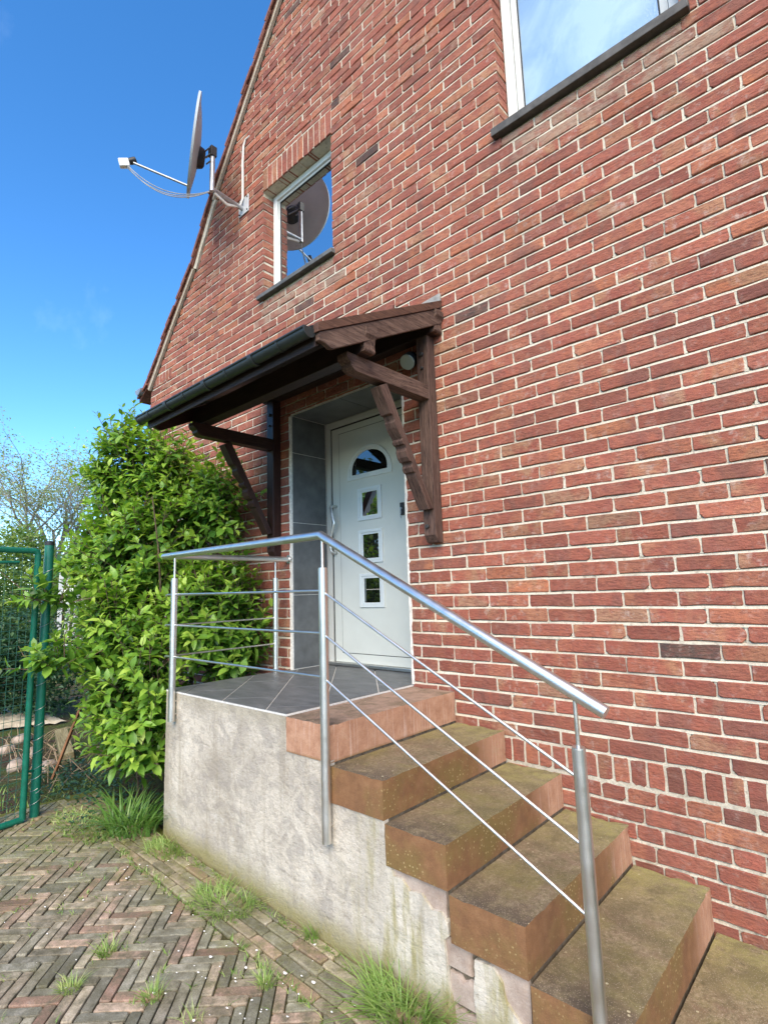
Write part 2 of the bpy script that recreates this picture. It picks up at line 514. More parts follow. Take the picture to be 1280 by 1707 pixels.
MAT['clay_tile'] = simple('clay_roof_tile', (0.19, 0.075, 0.052), 0.85, 0.25, nscale=25, namp=0.45, bump=0.4)
MAT['dish'] = simple('dish_paint', (0.42, 0.46, 0.47), 0.55, 0.35, nscale=6, namp=0.07, bump=0.0)
MAT['black_plastic'] = simple('black_plastic', (0.018, 0.018, 0.019), 0.5, 0.4)
MAT['white_plastic'] = simple('white_plastic', (0.72, 0.72, 0.70), 0.4, 0.4, nscale=10, namp=0.05, bump=0)
MAT['cable'] = simple('cable_jacket', (0.30, 0.30, 0.30), 0.5, 0.4, nscale=10, namp=0.3, bump=0)
MAT['cable_white'] = simple('white_cable', (0.66, 0.63, 0.57), 0.5, 0.4, nscale=10, namp=0.15, bump=0)
MAT['green'] = simple('green_coated_steel', (0.004, 0.115, 0.070), 0.36, 0.5, nscale=14, namp=0.25, bump=0.03)
MAT['wire'] = simple('green_wire', (0.02, 0.09, 0.06), 0.5, 0.4)
MAT['steel_wire'] = simple('tie_wire', (0.42, 0.43, 0.40), 0.45, 0.5, 0.8)
MAT['lamp_face'] = simple('lamp_diffuser', (0.36, 0.38, 0.31), 0.5, 0.4, nscale=10, namp=0.04, bump=0)
MAT['soil'] = None


def stainless():
    m = Mat('brushed_stainless', 0.28, 0.5, 1.0)
    v = m.map(m.objco(), (1, 1, 60))
    n = m.noise(v, 30.0, 3, 0.6)
    m.color(m.mix(n, (0.66, 0.635, 0.59), (0.80, 0.775, 0.73)))
    m.set('Roughness', m.ramp(m.noise(m.objco(), 14, 5, 0.65), (0.3, 0.32), (0.7, 0.46)))
    return m.m


MAT['steel'] = stainless()


def glass(name, tint, gloss, rough, bumpy=0.0, base=(0.006, 0.007, 0.007)):
    m = Mat(name, 0.5, 0.0)
    g = m.node('BsdfGlossy', Color=tint, Roughness=rough)
    d = m.node('BsdfDiffuse', Color=base)
    if bumpy:
        n = m.noise(m.pos(), 95.0, 4, 0.6)
        b = m.node('Bump', Height=n, Strength=bumpy, Distance=0.004)
        m.nt.links.new(b.outputs[0], g.inputs['Normal'])
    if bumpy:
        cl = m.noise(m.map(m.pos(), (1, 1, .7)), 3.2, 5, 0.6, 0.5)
        m.nt.links.new(m.mix(m.ramp(cl, (0.40, 0.0), (0.62, 1.0)), base, (0.46, 0.56, 0.62)), d.inputs['Color'])  # pale patches painted into the diffuse colour as a cloud reflection
    fr = m.node('Fresnel', IOR=1.5)
    fac = m.math('ADD', fr.outputs[0], gloss, True)
    mixn = m.node('MixShader', Fac=fac)
    m.nt.links.new(d.outputs[0], mixn.inputs[1]); m.nt.links.new(g.outputs[0], mixn.inputs[2])
    m.nt.links.new(mixn.outputs[0], m.nt.nodes['Material Output'].inputs['Surface'])
    return m.m


MAT['pane'] = glass('coated_pane', (0.92, 0.97, 1.0), 0.55, 0.01)
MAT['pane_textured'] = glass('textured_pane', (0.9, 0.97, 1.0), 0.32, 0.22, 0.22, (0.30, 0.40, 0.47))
MAT['door_pane'] = glass('door_pane', (0.9, 0.95, 0.95), 0.10, 0.015)


def leaf_material(name, src, dark, mid, light, trans=0.35, rough=0.38):
    m = Mat(name, rough, 0.45)
    t = tone(m, src)
    c = m.ramp(t[0], (0.0, dark), (0.5, mid), (1.0, light))
    n = m.noise(m.pos(), 60.0, 3, 0.6)
    c = m.mix(0.5, c, m.ramp(n, (0.3, 0.75), (0.7, 1.2)), 'MULTIPLY')
    m.color(c)
    tr = m.node('BsdfTranslucent', Color=m.mix(1.0, c, (1.3, 1.35, 0.6), 'MULTIPLY'))
    mixn = m.node('MixShader', Fac=trans)
    m.nt.links.new(m.bsdf.outputs[0], mixn.inputs[1]); m.nt.links.new(tr.outputs[0], mixn.inputs[2])
    m.nt.links.new(mixn.outputs[0], m.nt.nodes['Material Output'].inputs['Surface'])
    return m.m


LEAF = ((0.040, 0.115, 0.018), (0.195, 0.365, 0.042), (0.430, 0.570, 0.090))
MAT['leaf_obj'] = leaf_material('shrub_leaf', 'obj', *LEAF)
MAT['leaf_attr'] = leaf_material('shrub_foliage', 'attr', *LEAF)
MAT['grass'] = leaf_material('grass_blade', 'attr', (0.110, 0.210, 0.035), (0.220, 0.340, 0.075), (0.460, 0.480, 0.200), 0.3, 0.5)
MAT['strap'] = leaf_material('strap_leaf', 'attr', (0.050, 0.130, 0.022), (0.130, 0.260, 0.050), (0.300, 0.420, 0.120), 0.3, 0.4)
MAT['cover'] = leaf_material('ground_cover_leaf', 'attr', (0.014, 0.045, 0.020), (0.030, 0.085, 0.035), (0.080, 0.150, 0.055), 0.25, 0.45)
MAT['tree_leaf'] = leaf_material('tree_leaf', 'attr', (0.220, 0.270, 0.120), (0.360, 0.420, 0.200), (0.520, 0.560, 0.320), 0.4, 0.6)
MAT['hedge_leaf'] = leaf_material('hedge_leaf', 'attr', (0.050, 0.105, 0.024), (0.130, 0.220, 0.045), (0.300, 0.380, 0.095), 0.35, 0.5)
MAT['bark'] = simple('bark', (0.12, 0.085, 0.055), 0.9, 0.2, nscale=40, namp=0.5, bump=0.6)
MAT['bark_grey'] = simple('grey_bark', (0.30, 0.27, 0.23), 0.9, 0.2, nscale=20, namp=0.4, bump=0.4)
MAT['stake'] = wood('stake_wood', (0.20, 0.085, 0.035), (0.36, 0.17, 0.085), 'z', 0.7, 0.3)
MAT['timber'] = wood('mossy_timber', (0.15, 0.125, 0.055), (0.30, 0.26, 0.15), 'x', 0.9, 0.5)
MAT['stone'] = simple('rubble_stone', (0.34, 0.27, 0.215), 0.9, 0.2, nscale=14, namp=0.4, bump=0.5, bd=0.01)
MAT['petal'] = simple('petal', (0.78, 0.74, 0.68), 0.8, 0.2, nscale=10, namp=0.2, bump=0)
MAT['twig'] = simple('dry_twig', (0.30, 0.22, 0.14), 0.9, 0.1, nscale=30, namp=0.3)


def soil_material():
    m = Mat('garden_soil', 0.95, 0.1)
    p = m.pos(); n = m.noise(p, 3.0, 7, 0.65); n2 = m.noise(p, 45, 6, 0.7)
    c = m.ramp(n2, (0.3, (0.045, 0.032, 0.020)), (0.55, (0.115, 0.085, 0.055)), (0.75, (0.20, 0.155, 0.105)))
    c = m.mix(m.ramp(n, (0.42, 0.0), (0.58, 0.85)), c, m.mix(n2, (0.045, 0.085, 0.020), (0.12, 0.17, 0.045)))
    m.color(c); m.bump(m.math('ADD', n2, n), 1.0, 0.05)
    return m.m


def joint_material():
    m = Mat('mossy_joint_sand', 0.98, 0.05)
    p = m.pos(); n = m.noise(p, 2.4, 6, 0.65); n2 = m.noise(p, 130, 5, 0.7); px = m.sep(p)
    c = m.ramp(n2, (0.3, (0.040, 0.034, 0.020)), (0.6, (0.085, 0.072, 0.045)), (0.8, (0.15, 0.13, 0.09)))
    wall = m.maprange(px[1], -1.55, -1.15, 0, 0.35)
    left = m.maprange(px[0], -3.2, -3.9, 0, 0.5)
    f = m.math('ADD', m.ramp(n, (0.44, 0.0), (0.60, 0.7)), m.math('ADD', wall, left), True)
    c = m.mix(m.math('MULTIPLY', f, 0.85), c, m.mix(n2, (0.085, 0.100, 0.020), (0.21, 0.215, 0.055)))
    m.color(c); m.bump(n2, 1.0, 0.008)
    return m.m


def paver_material(src):
    m = Mat('clinker_' + src, 0.85, 0.25)
    t = tone(m, src); p = m.pos(); px = m.sep(p)
    off = m.node('CombineXYZ', X=m.math('MULTIPLY', t[0], 37.0), Y=m.math('MULTIPLY', t[1], 53.0), Z=0.0).outputs[0]
    pv = m.node('VectorMath', i0=p, i1=off).outputs[0]
    clay = m.ramp(t[0], (0.0, (0.190, 0.182, 0.142)), (0.2, (0.280, 0.258, 0.190)), (0.38, (0.355, 0.300, 0.218)), (0.55, (0.410, 0.318, 0.230)), (0.72, (0.410, 0.282, 0.210)), (0.88, (0.310, 0.190, 0.135)), (1.0, (0.21, 0.130, 0.095)))
    n = m.noise(pv, 18, 6, 0.65); n2 = m.noise(pv, 190, 4, 0.7); n3 = m.noise(p, 2.6, 6, 0.65)
    c = m.mix(m.ramp(n, (0.36, 0.85), (0.60, 0.0)), clay, (0.120, 0.108, 0.070))
    c = m.mix(m.ramp(n, (0.58, 0.0), (0.75, 0.5)), c, (0.46, 0.41, 0.34))
    wall = m.maprange(px[1], -1.42, -1.22, 0, 0.45)
    left = m.maprange(px[0], -3.1, -3.9, 0, 0.45)
    f = m.math('ADD', m.ramp(n3, (0.46, 0.0), (0.68, 0.5)), m.math('ADD', wall, left), True)
    f = m.math('MULTIPLY', f, m.ramp(m.noise(p, 30, 5, 0.7), (0.36, 0.1), (0.6, 0.95)))
    c = m.mix(f, c, m.mix(n2, (0.115, 0.115, 0.030), (0.255, 0.235, 0.085)))
    c = m.mix(0.8, c, m.ramp(n2, (0.25, 0.4), (0.75, 1.5)), 'MULTIPLY')
    c = m.mix(1.0, c, m.node('CombineXYZ', X=m.maprange(t[1], 0, 1, 0.72, 1.2), Y=m.maprange(t[1], 0, 1, 0.72, 1.2), Z=m.maprange(t[1], 0, 1, 0.72, 1.2)).outputs[0], 'MULTIPLY')
    m.color(c); m.bump(m.math('ADD', n, m.math('MULTIPLY', n2, 0.5)), 0.6, 0.004)
    return m.m


MAT['soil'] = soil_material()
MAT['joint'] = joint_material()
MAT['paver_obj'] = paver_material('obj')
MAT['paver_attr'] = paver_material('attr')

MAT['dark_joint'] = simple('dark_step_joint', (0.13, 0.105, 0.075), 0.95, 0.1, nscale=30, namp=0.5, bump=0.5)

# ------------------------------------------------------------------ piece helpers
def chamfer_piece(poly, inset, ch, depth, jit=0.0, rr=rnd):
    n = len(poly)
    us = [p[0] for p in poly]; ws = [p[1] for p in poly]
    cu = 0.5 * (max(us) + min(us)); cw = 0.5 * (max(ws) + min(ws))
    hu = 0.5 * (max(us) - min(us)); hw = 0.5 * (max(ws) - min(ws))
    v = []
    for u, w in poly:
        v.append((cu + (u - cu) * max(0.3, 1 - inset / max(hu, 1e-4)), cw + (w - cw) * max(0.3, 1 - inset / max(hw, 1e-4)), rr.uniform(-jit, jit)))
    for u, w in poly: v.append((u, w, ch))
    for u, w in poly: v.append((u, w, depth))
    f = [tuple(range(n))]
    for k in (0, 1):
        for i in range(n):
            j = (i + 1) % n
            f.append(((k + 1) * n + i, (k + 1) * n + j, k * n + j, k * n + i))
    return np.array(v), f


def brick_outline(lx, lz, rr, rough=1.0):
    hx, hz = lx / 2, lz / 2
    def c(): return min(0.3 * min(lx, lz), (rr.uniform(0.0015, 0.006) if rr.random() > 0.22 else rr.uniform(0.007, 0.020)) * rough)
    def e(): return rr.uniform(-0.0030, 0.0018) * rough
    a, b, c2, d = c(), c(), c(), c()
    P = []
    P += [(-hx + a, -hz + e()), (-hx * 0.25 + rr.uniform(-.2, .2) * hx, -hz + rr.uniform(-0.001, 0.0048) * rough), (hx - b, -hz + e())]
    P += [(hx + e(), -hz + b * rr.uniform(.5, 1)), (hx + e(), hz * rr.uniform(-.3, .3)), (hx + e(), hz - c2 * rr.uniform(.5, 1))]
    P += [(hx - c2, hz + e()), (hx * 0.25 + rr.uniform(-.2, .2) * hx, hz + e()), (-hx + d, hz + e())]
    P += [(-hx + e(), hz - d * rr.uniform(.5, 1)), (-hx + e(), hz * rr.uniform(-.3, .3)), (-hx + e(), -hz + a * rr.uniform(.5, 1))]
    return P


def mesh_from(name, V, F, mat, tones=None, smooth=False):
    me = bpy.data.meshes.new(name)
    me.from_pydata([tuple(p) for p in V], [], F)
    if tones is not None:
        a = me.attributes.new('tone', 'FLOAT_COLOR', 'POINT')
        t = np.ones((len(V), 4), dtype=np.float32); t[:, :3] = tones
        a.data.foreach_set('color', t.ravel())
    me.materials.append(mat)
    if smooth:
        me.polygons.foreach_set('use_smooth', [True] * len(me.polygons))
    return me


class Joined:
    def __init__(s): s.V = []; s.F = []; s.T = []; s.n = 0
    def add(s, v, f, t):
        s.V.append(v); s.T.append(np.tile(np.array(t, dtype=np.float32), (len(v), 1)))
        b = s.n
        s.F += [tuple(i + b for i in q) for q in f]
        s.n += len(v)
    def build(s, name, mat, parent, kind='stuff', smooth=False):
        me = mesh_from(name, np.concatenate(s.V), s.F, mat, np.concatenate(s.T), smooth)
        o = bpy.data.objects.new(name, me); link(o)
        if kind: o['kind'] = kind
        place(o, parent)
        return o


def box(name, mat, parent, x0, x1, y0, y1, z0, z1, bevel=0.0, **k):
    return MB().box(x0, x1, y0, y1, z0, z1).build(name, mat, parent, bevel=bevel, **k)


def local_box(name, mat, parent, center, size, bevel=0.0):
    """box whose object origin sits at its centre (so object-space grain starts afresh)"""
    sx, sy, sz = (q / 2 for q in size)
    o = MB().box(-sx, sx, -sy, sy, -sz, sz).build(name, mat, None, bevel=bevel)
    o.location = center
    place(o, parent)
    return o


# ------------------------------------------------------------------ ground
def build_ground():
    xs = [-400, -60, -7, -4, -1, 1.5, 30, 400]
    ys = [-400, -40, -8, -1.5, 3, 40, 400]
    V = []; F = []
    for y in ys:
        for x in xs: V.append((x, y, gz(x) - 0.07))
    nx = len(xs)
    for j in range(len(ys) - 1):
        for i in range(nx - 1):
            F.append((j * nx + i, j * nx + i + 1, (j + 1) * nx + i + 1, (j + 1) * nx + i))
    o = bpy.data.objects.new('ground', mesh_from('ground', V, F, MAT['soil'])); link(o)
    tag(o, kind='structure')
    # paving bed of mossy sand, on which the clinkers stand
    b = MB()
    x0, x1, y0, y1 = -4.75, 1.6, -5.2, -0.96
    V = [(x0, y0, gz(x0) - 0.014), (x1 - .1, y0, gz(x1) - 0.014), (x1 - .1, y1, gz(x1) - 0.014), (x0, y1, gz(x0) - 0.014)]
    pv = bpy.data.objects.new('paving', mesh_from('paving', V, [(0, 1, 2, 3)], MAT['joint'])); link(pv)
    tag(pv, kind='structure')
    return pv


PAVING = build_ground()


def clip_poly(poly, a, b, c):
    """keep a*x+b*y<=c"""
    out = []
    n = len(poly)
    for i in range(n):
        p, q = poly[i], poly[(i + 1) % n]
        dp = a * p[0] + b * p[1] - c; dq = a * q[0] + b * q[1] - c
        if dp <= 0: out.append(p)
        if (dp < 0 < dq) or (dq < 0 < dp):
            t = dp / (dp - dq)
            out.append((p[0] + (q[0] - p[0]) * t, p[1] + (q[1] - p[1]) * t))
    return out


def area(poly):
    return 0.5 * abs(sum(poly[i][0] * poly[(i + 1) % len(poly)][1] - poly[(i + 1) % len(poly)][0] * poly[i][1] for i in range(len(poly))))


def build_pavers():
    rr = random.Random(21)
    Wd, n = 0.0480, 4
    gap = 0.0058
    th = R(45.5)
    ct, st = math.cos(th), math.sin(th)
    ox, oy = -2.386 + 0.01, -1.508
    EDGE = -1.275
    pcs = []     # (poly, angle)
    for k in range(-150, 151):
        for j in range(-30, 31):
            bx, by = k + n * j, k - n * j
            for (rx, ry, rw, rh) in ((bx, by, n, 1), (bx, by + 1, 1, n)):
                q = [(rx * Wd + gap / 2, ry * Wd + gap / 2), ((rx + rw) * Wd - gap / 2, ry * Wd + gap / 2), ((rx + rw) * Wd - gap / 2, (ry + rh) * Wd - gap / 2), (rx * Wd + gap / 2, (ry + rh) * Wd - gap / 2)]
                q = [(ox + x * ct - y * st, oy + x * st + y * ct) for x, y in q]
                cx = sum(p[0] for p in q) / 4; cy = sum(p[1] for p in q) / 4
                if not (-4.7 < cx < 1.4 and -5.1 < cy < EDGE + 0.12): continue
                for (a, b, c) in ((0, 1, EDGE), (-1, 0, 4.68), (1, 0, 1.4), (0, -1, 5.1)):
                    q = clip_poly(q, a, b, c)
                    if len(q) < 3: break
                if len(q) < 3 or area(q) < 0.0008: continue
                pcs.append(q)
    # straight border courses along the stair wall
    rows = 5
    rh = (-1.004 - EDGE - 0.004) / rows
    for r in range(rows):
        y0 = EDGE + 0.005 + r * rh
        x = -4.7 + rr.uniform(0, 0.15)
        while x < 1.35:
            L = 0.193 + rr.uniform(-0.004, 0.004)
            if r == rows - 1 and -3.57 < x < 1.4 and rr.random() < 0.12: L *= 0.6
            q = [(x, y0), (x + L - gap, y0), (x + L - gap, y0 + rh - gap), (x, y0 + rh - gap)]
            q = [(a + rr.uniform(-.002, .002), b + 0.012 * math.sin(a * 1.7) * (1 - r / rows) * 0.3 + rr.uniform(-.0015, .0015)) for a, b in q]
            pcs.append(q)
            x += L
    items = []
    for q in pcs:
        cx = sum(p[0] for p in q) / len(q); cy = sum(p[1] for p in q) / len(q)
        u, v, z = project((cx, cy, gz(cx)))
        vis = -30 < u < 1310 and -30 < v < 1740
        items.append((z if vis else 1000 + z, q, cx, cy))
    items.sort(key=lambda t: t[0])
    J = Joined()
    for i, (key, q, cx, cy) in enumerate(items):
        # more vertices along the sides for rounded corners
        rel = [(a - cx, b - cy) for a, b in q]
        m = len(rel); pts = []
        for a in range(m):
            p, nx, pr = rel[a], rel[(a + 1) % m], rel[a - 1]
            def toward(p, t, d):
                L = math.hypot(t[0] - p[0], t[1] - p[1]) or 1
                d = min(d, L * .35)
                return (p[0] + (t[0] - p[0]) / L * d, p[1] + (t[1] - p[1]) / L * d)
            pts.append(toward(p, pr, rr.uniform(.003, .009))); pts.append(toward(p, nx, rr.uniform(.003, .009)))
        v, f = chamfer_piece(pts, 0.0045, 0.0045, 0.04, 0.0008, rr)
        tilt = (rr.gauss(0, .012), rr.gauss(0, .012)); dz = rr.gauss(0.0, .0022)
        v[:, 2] = -v[:, 2] + v[:, 0] * tilt[0] + v[:, 1] * tilt[1] + dz
        t = (min(1, max(0, rr.betavariate(1.2, 1.8))), rr.random(), rr.random())
        base = (cx, cy, gz(cx))
        v[:, 2] += -0.03 * v[:, 0]
        if i < 300 and key < 1000:
            me = mesh_from('paver', v, f, MAT['paver_obj'])
            o = bpy.data.objects.new('paver', me); o.location = base; o.color = (*t, 1)
            link(o); place(o, PAVING)
        else:
            J.add(v + np.array(base), f, t)
    J.build('paver_field', MAT['paver_attr'], PAVING)


build_pavers()

# ------------------------------------------------------------------ the house
HOUSE = empty('brick_house', 'red brick house with steep tiled gable, two white windows and a pale front door', 'house', (-1.2, 0.0, -1.0))
RIDGE_X = -1.2
VERGE = [(-6.2, 3.10), (-5.70, 3.655), (-5.17, 4.215), (-4.82, 4.78), (-3.644, 6.265), (-1.2, 9.35)]


def verge_x(z):
    if z <= VERGE[0][1]: return -6.2
    for (xa, za), (xb, zb) in zip(VERGE, VERGE[1:]):
        if z <= zb: return xa + (xb - xa) * (z - za) / (zb - za)
    return RIDGE_X


DOOR = (-3.535, -2.285, -1.0, 2.09)
W1 = (-3.915, -2.960, 3.345, 4.405)
W2 = (-1.415, -0.405, 3.425, 4.60)
OPEN = [DOOR, W1, W2]
REV = {0: 0.39, 1: 0.125, 2: 0.125}


def build_wall():
    b = MB()
    yb = 0.0135
    zs = sorted({-1.15, 9.35, *[v[1] for v in VERGE], *[o[2] for o in OPEN], *[o[3] for o in OPEN]})
    for z0, z1 in zip(zs, zs[1:]):
        if z1 - z0 < 1e-6: continue
        l0, l1 = verge_x(z0 + 1e-6), verge_x(z1 - 1e-6)
        cuts = sorted([(o[0], o[1]) for o in OPEN if o[2] < z1 - 1e-6 and o[3] > z0 + 1e-6])
        segs = []; L = (l0, l1)
        for a, c in cuts:
            segs.append((L, (a - 0.007, a - 0.007))); L = (c + 0.007, c + 0.007)
        segs.append((L, (2 * RIDGE_X - l0, 2 * RIDGE_X - l1)))
        for (a0, a1), (c0, c1) in segs:
            b.add([(a0, yb, z0), (c0, yb, z0), (c1, yb, z1), (a1, yb, z1)], [(0, 1, 2, 3)])
    for i, (a, c, z0, z1) in enumerate(OPEN):
        d = REV[i]; e = 0.007
        a -= e; c += e
        b.add([(a, yb, z0), (a, d + .1, z0), (a, d + .1, z1), (a, yb, z1)], [(0, 1, 2, 3)])
        b.add([(c, yb, z0), (c, d + .1, z0), (c, d + .1, z1), (c, yb, z1)], [(3, 2, 1, 0)])
        b.add([(a, yb, z1), (c, yb, z1), (c, d + .1, z1), (a, d + .1, z1)], [(0, 1, 2, 3)])
        b.add([(a, yb, z0), (c, yb, z0), (c, d + .1, z0), (a, d + .1, z0)], [(3, 2, 1, 0)])
    # side and rear walls so that the house is a closed body
    D = 9.0
    xr = 2 * RIDGE_X + 6.2
    b.add([(-6.2, yb, -1.15), (-6.2, D, -1.15), (-6.2, D, 3.1), (-6.2, yb, 3.1)], [(0, 1, 2, 3)])
    b.add([(xr, yb, -1.15), (xr, D, -1.15), (xr, D, 3.1), (xr, yb, 3.1)], [(3, 2, 1, 0)])
    b.add([(-6.2, D, -1.15), (xr, D, -1.15), (xr, D, 3.1), (RIDGE_X, D, 9.35), (-6.2, D, 3.1)], [(4, 3, 2, 1, 0)])
    # dark room behind the openings
    b.add([(-6.1, 0.6, -1.1), (xr - .1, 0.6, -1.1), (xr - .1, 0.6, 5.2), (-4.6, 0.6, 5.2), (-6.1, 0.6, 3.0)], [(0, 1, 2, 3, 4)])
    return b.build('wall', MAT['mortar'], HOUSE)


build_wall()


def build_bricks():
    rr = random.Random(5)
    CH = 0.0779
    Z0 = -0.215
    XR = 1.5
    out = []   # (x0,x1,z0,z1,deep)

    SOLD = (-3.925, -2.950, 4.405, 4.640)
    KNEE = (-6.15, -5.68, 3.085, 3.205)
    BLOCK = [(DOOR[0], DOOR[1], -9, 2.095), (W1[0], W1[1], 3.275, 4.405), (W2[0], W2[1], 3.345, 4.60), SOLD, KNEE]

    def segs_for(z0, z1, xl, xr):
        """x intervals of the course, each with its own z range after the openings are cut out"""
        cuts = []
        for b in BLOCK:
            ov = min(z1, b[3]) - max(z0, b[2])
            if ov <= 0.004: continue
            cuts.append((b, ov))
        pts = sorted({xl, xr, *[min(max(b[0], xl), xr) for b, _ in cuts], *[min(max(b[1], xl), xr) for b, _ in cuts]})
        res = []
        for a, c in zip(pts, pts[1:]):
            if c - a < 0.012: continue
            za, zb = z0, z1
            for b, ov in cuts:
                if b[0] < (a + c) / 2 < b[1]:
                    if b[2] <= za and b[3] >= zb: za = zb; break
                    if b[2] <= za: za = max(za, b[3])
                    elif b[3] >= zb: zb = min(zb, b[2])
                    else: zb = b[2]
            if zb - za < 0.018: continue
            res.append((a, c, za, zb))
        # merge neighbours with equal z range
        m = []
        for s in res:
            if m and abs(m[-1][1] - s[0]) < 1e-6 and abs(m[-1][2] - s[2]) < 1e-6 and abs(m[-1][3] - s[3]) < 1e-6:
                m[-1] = (m[-1][0], s[1], s[2], s[3])
            else: m.append(s)
        return m

    beds = MB()

    def bed(a, c, z):
        # weather-struck bed joint: recessed under the upper brick, flush with the lower one
        n = max(1, int((c - a) / 0.09))
        V = []
        for i in range(n + 1):
            x = a + (c - a) * i / n
            V += [(x, 0.0025 + rr.uniform(-.0012, .0016), z - 0.0150 + rr.uniform(-.001, .001)), (x, 0.0050 + rr.uniform(-.0014, .0020), z - 0.0035 + rr.uniform(-.0018, .0020)), (x, 0.0135, z + 0.0008)]
        F = []
        for i in range(n):
            for k in (0, 1): F.append((3 * i + k, 3 * i + 3 + k, 3 * i + 4 + k, 3 * i + 1 + k))
        beds.add(V, F)

    def head_joint(x, za, zb):
        y0 = 0.0050 + rr.uniform(-.0020, .0025)
        n = 3
        V = []
        for i in range(n + 1):
            z = za - .002 + (zb - za + .004) * i / n
            V += [(x - .0085, y0 + rr.uniform(-.0008, .0008), z), (x + .0085, y0 + rr.uniform(-.0008, .0008), z)]
        beds.add(V, [(2 * i, 2 * i + 1, 2 * i + 3, 2 * i + 2) for i in range(n)])

    def filler(x0, x1, z0, z1, y=0.0042):
        beds.add([(x0, y, z0), (x1, y, z0), (x1, y, z1), (x0, y, z1)], [(0, 1, 2, 3)])

    def course(z0, z1, pitch, phase, xl, xr, jit=0.006):
        full = z1 - z0
        for (a, c, za, zb) in segs_for(z0, z1, xl, xr):
            bed(a, c, za)
            k0 = math.floor((a - phase) / pitch)
            js = [a]
            k = k0 + 1
            while phase + k * pitch < c:
                js.append(phase + k * pitch + rr.uniform(-jit, jit)); k += 1
            js.append(c)
            # no slivers
            if len(js) > 2 and js[1] - js[0] < 0.05: js.pop(1)
            if len(js) > 2 and js[-1] - js[-2] < 0.05: js.pop(-2)
            for i, (p, q) in enumerate(zip(js, js[1:])):
                l = 0.0 if i == 0 else 0.0047
                r_ = 0.0 if i == len(js) - 2 else 0.0047
                deep = (i == 0 or i == len(js) - 2) and za > 3.0
                zt = zb - (0.0118 if abs(zb - z1) < 1e-6 else 0.004)
                out.append((p + l, q - r_, za, zt, deep))
                if i: head_joint(p, za, zt)

    z = Z0; k = 0
    while z < 7.3:
        ph = -0.573 + (0.125 if k % 2 else 0.0) + rr.uniform(-0.018, 0.018)
        xl = verge_x(z + 0.04) + (0.0 if z < 3.05 else 0.05)
        course(z + 0.0, z + CH, 0.25, ph, xl, XR, 0.007)
        z += CH; k += 1
    # plinth: a rowlock band, then alternating header and stretcher courses
    x = -3.62
    while x < XR:
        out.append((x + 0.006, x + 0.0775 - 0.006, Z0 - 0.124, Z0 - 0.012, False)); x += 0.0775 + rr.uniform(-.001, .001)
    z = Z0 - 0.130; k = 0
    while z > -1.1:
        if k % 2 == 0: course(z - CH, z, 0.127, 0.03 + rr.uniform(-.02, .02), -3.6, XR, 0.008)
        else: course(z - CH, z, 0.25, 0.05 + rr.uniform(-.05, .05), -3.6, XR, 0.010)
        z -= CH; k += 1
    filler(-3.62, XR, Z0 - .146, Z0 - .004)
    filler(SOLD[0], SOLD[1], SOLD[2] + .004, SOLD[3])
    filler(KNEE[0], KNEE[1], KNEE[2] - .004, KNEE[3])
    # left part of the wall below the band level
    z = Z0
    while z > -1.1:
        course(z - CH, z, 0.25, rr.uniform(0, .25), -6.2, -3.64, 0.008); z -= CH
    # soldier course over the small window, and the five soldiers at the kneeler
    nS = 13; w = (SOLD[1] - SOLD[0]) / nS
    for i in range(nS):
        out.append((SOLD[0] + i * w + 0.005, SOLD[0] + (i + 1) * w - 0.005, SOLD[2] + 0.001, SOLD[3] - 0.012, True))
    for i in range(6):
        w = (KNEE[1] - KNEE[0]) / 6
        out.append((KNEE[0] + i * w + 0.005, KNEE[0] + (i + 1) * w - 0.005, KNEE[2], KNEE[3] - 0.01, False))

    steps_hide = lambda x0, x1, z1: (-3.6 < x0 and x1 < -1.95 and z1 < -0.03)
    items = []
    for b in out:
        x0, x1, z0, z1, deep = b
        if x1 - x0 < 0.02 or z1 - z0 < 0.012: continue
        if steps_hide(x0, x1, z1): continue
        u, v, d = project(((x0 + x1) / 2, 0, (z0 + z1) / 2))
        vis = 0 < u < 1280 and 0 < v < 1707
        ua, va, _ = project((x0, 0, (z0 + z1) / 2)); ub, vb, _ = project((x1, 0, (z0 + z1) / 2))
        uc, vc, _ = project(((x0 + x1) / 2, 0, z0)); ud, vd, _ = project(((x0 + x1) / 2, 0, z1))
        size = math.hypot(ub - ua, vb - va) * math.hypot(uc - ud, vc - vd) if vis else 0
        items.append((size, b))
    items.sort(key=lambda t: -t[0])
    variants = []
    for i in range(28):
        v, f = chamfer_piece(brick_outline(0.239, 0.0661, rr), 0.0028, 0.0032, 0.03, 0.0011, rr)
        variants.append((v, f))
    me_var = []
    for v, f in variants:
        vv = np.stack([v[:, 0], v[:, 2], v[:, 1]], 1)
        me_var.append(mesh_from('brick', vv, f, MAT['brick_obj']))
    J = Joined()
    for i, (size, (x0, x1, z0, z1, deep)) in enumerate(items):
        cx, cz = (x0 + x1) / 2, (z0 + z1) / 2
        lx, lz = x1 - x0, z1 - z0
        t0 = min(1.0, max(0.04, rr.gauss(0.5, 0.15)))
        q = rr.random()
        if q < 0.006: t0 = 0.0
        elif q < 0.085: t0 = rr.uniform(0.86, 1.0)
        elif q < 0.105: t0 = rr.uniform(0.05, 0.14)
        t = [t0, rr.betavariate(2.2, 2.2), rr.random() * .96]
        # mortar-smeared patch under the window sills
        if (W1[0] - .05 < cx < W1[1] + .05 and 3.08 < cz < 3.30) or (W2[0] - .05 < cx < W2[1] + .1 and 3.15 < cz < 3.37):
            t = [rr.uniform(.05, .5), rr.uniform(.3, .8), 1.0]
        y = rr.gauss(0, 0.0018)
        rot = rr.gauss(0, 0.0065)
        std = abs(lz - 0.0661) < 0.001 and 0.215 < lx < 0.26 and not deep
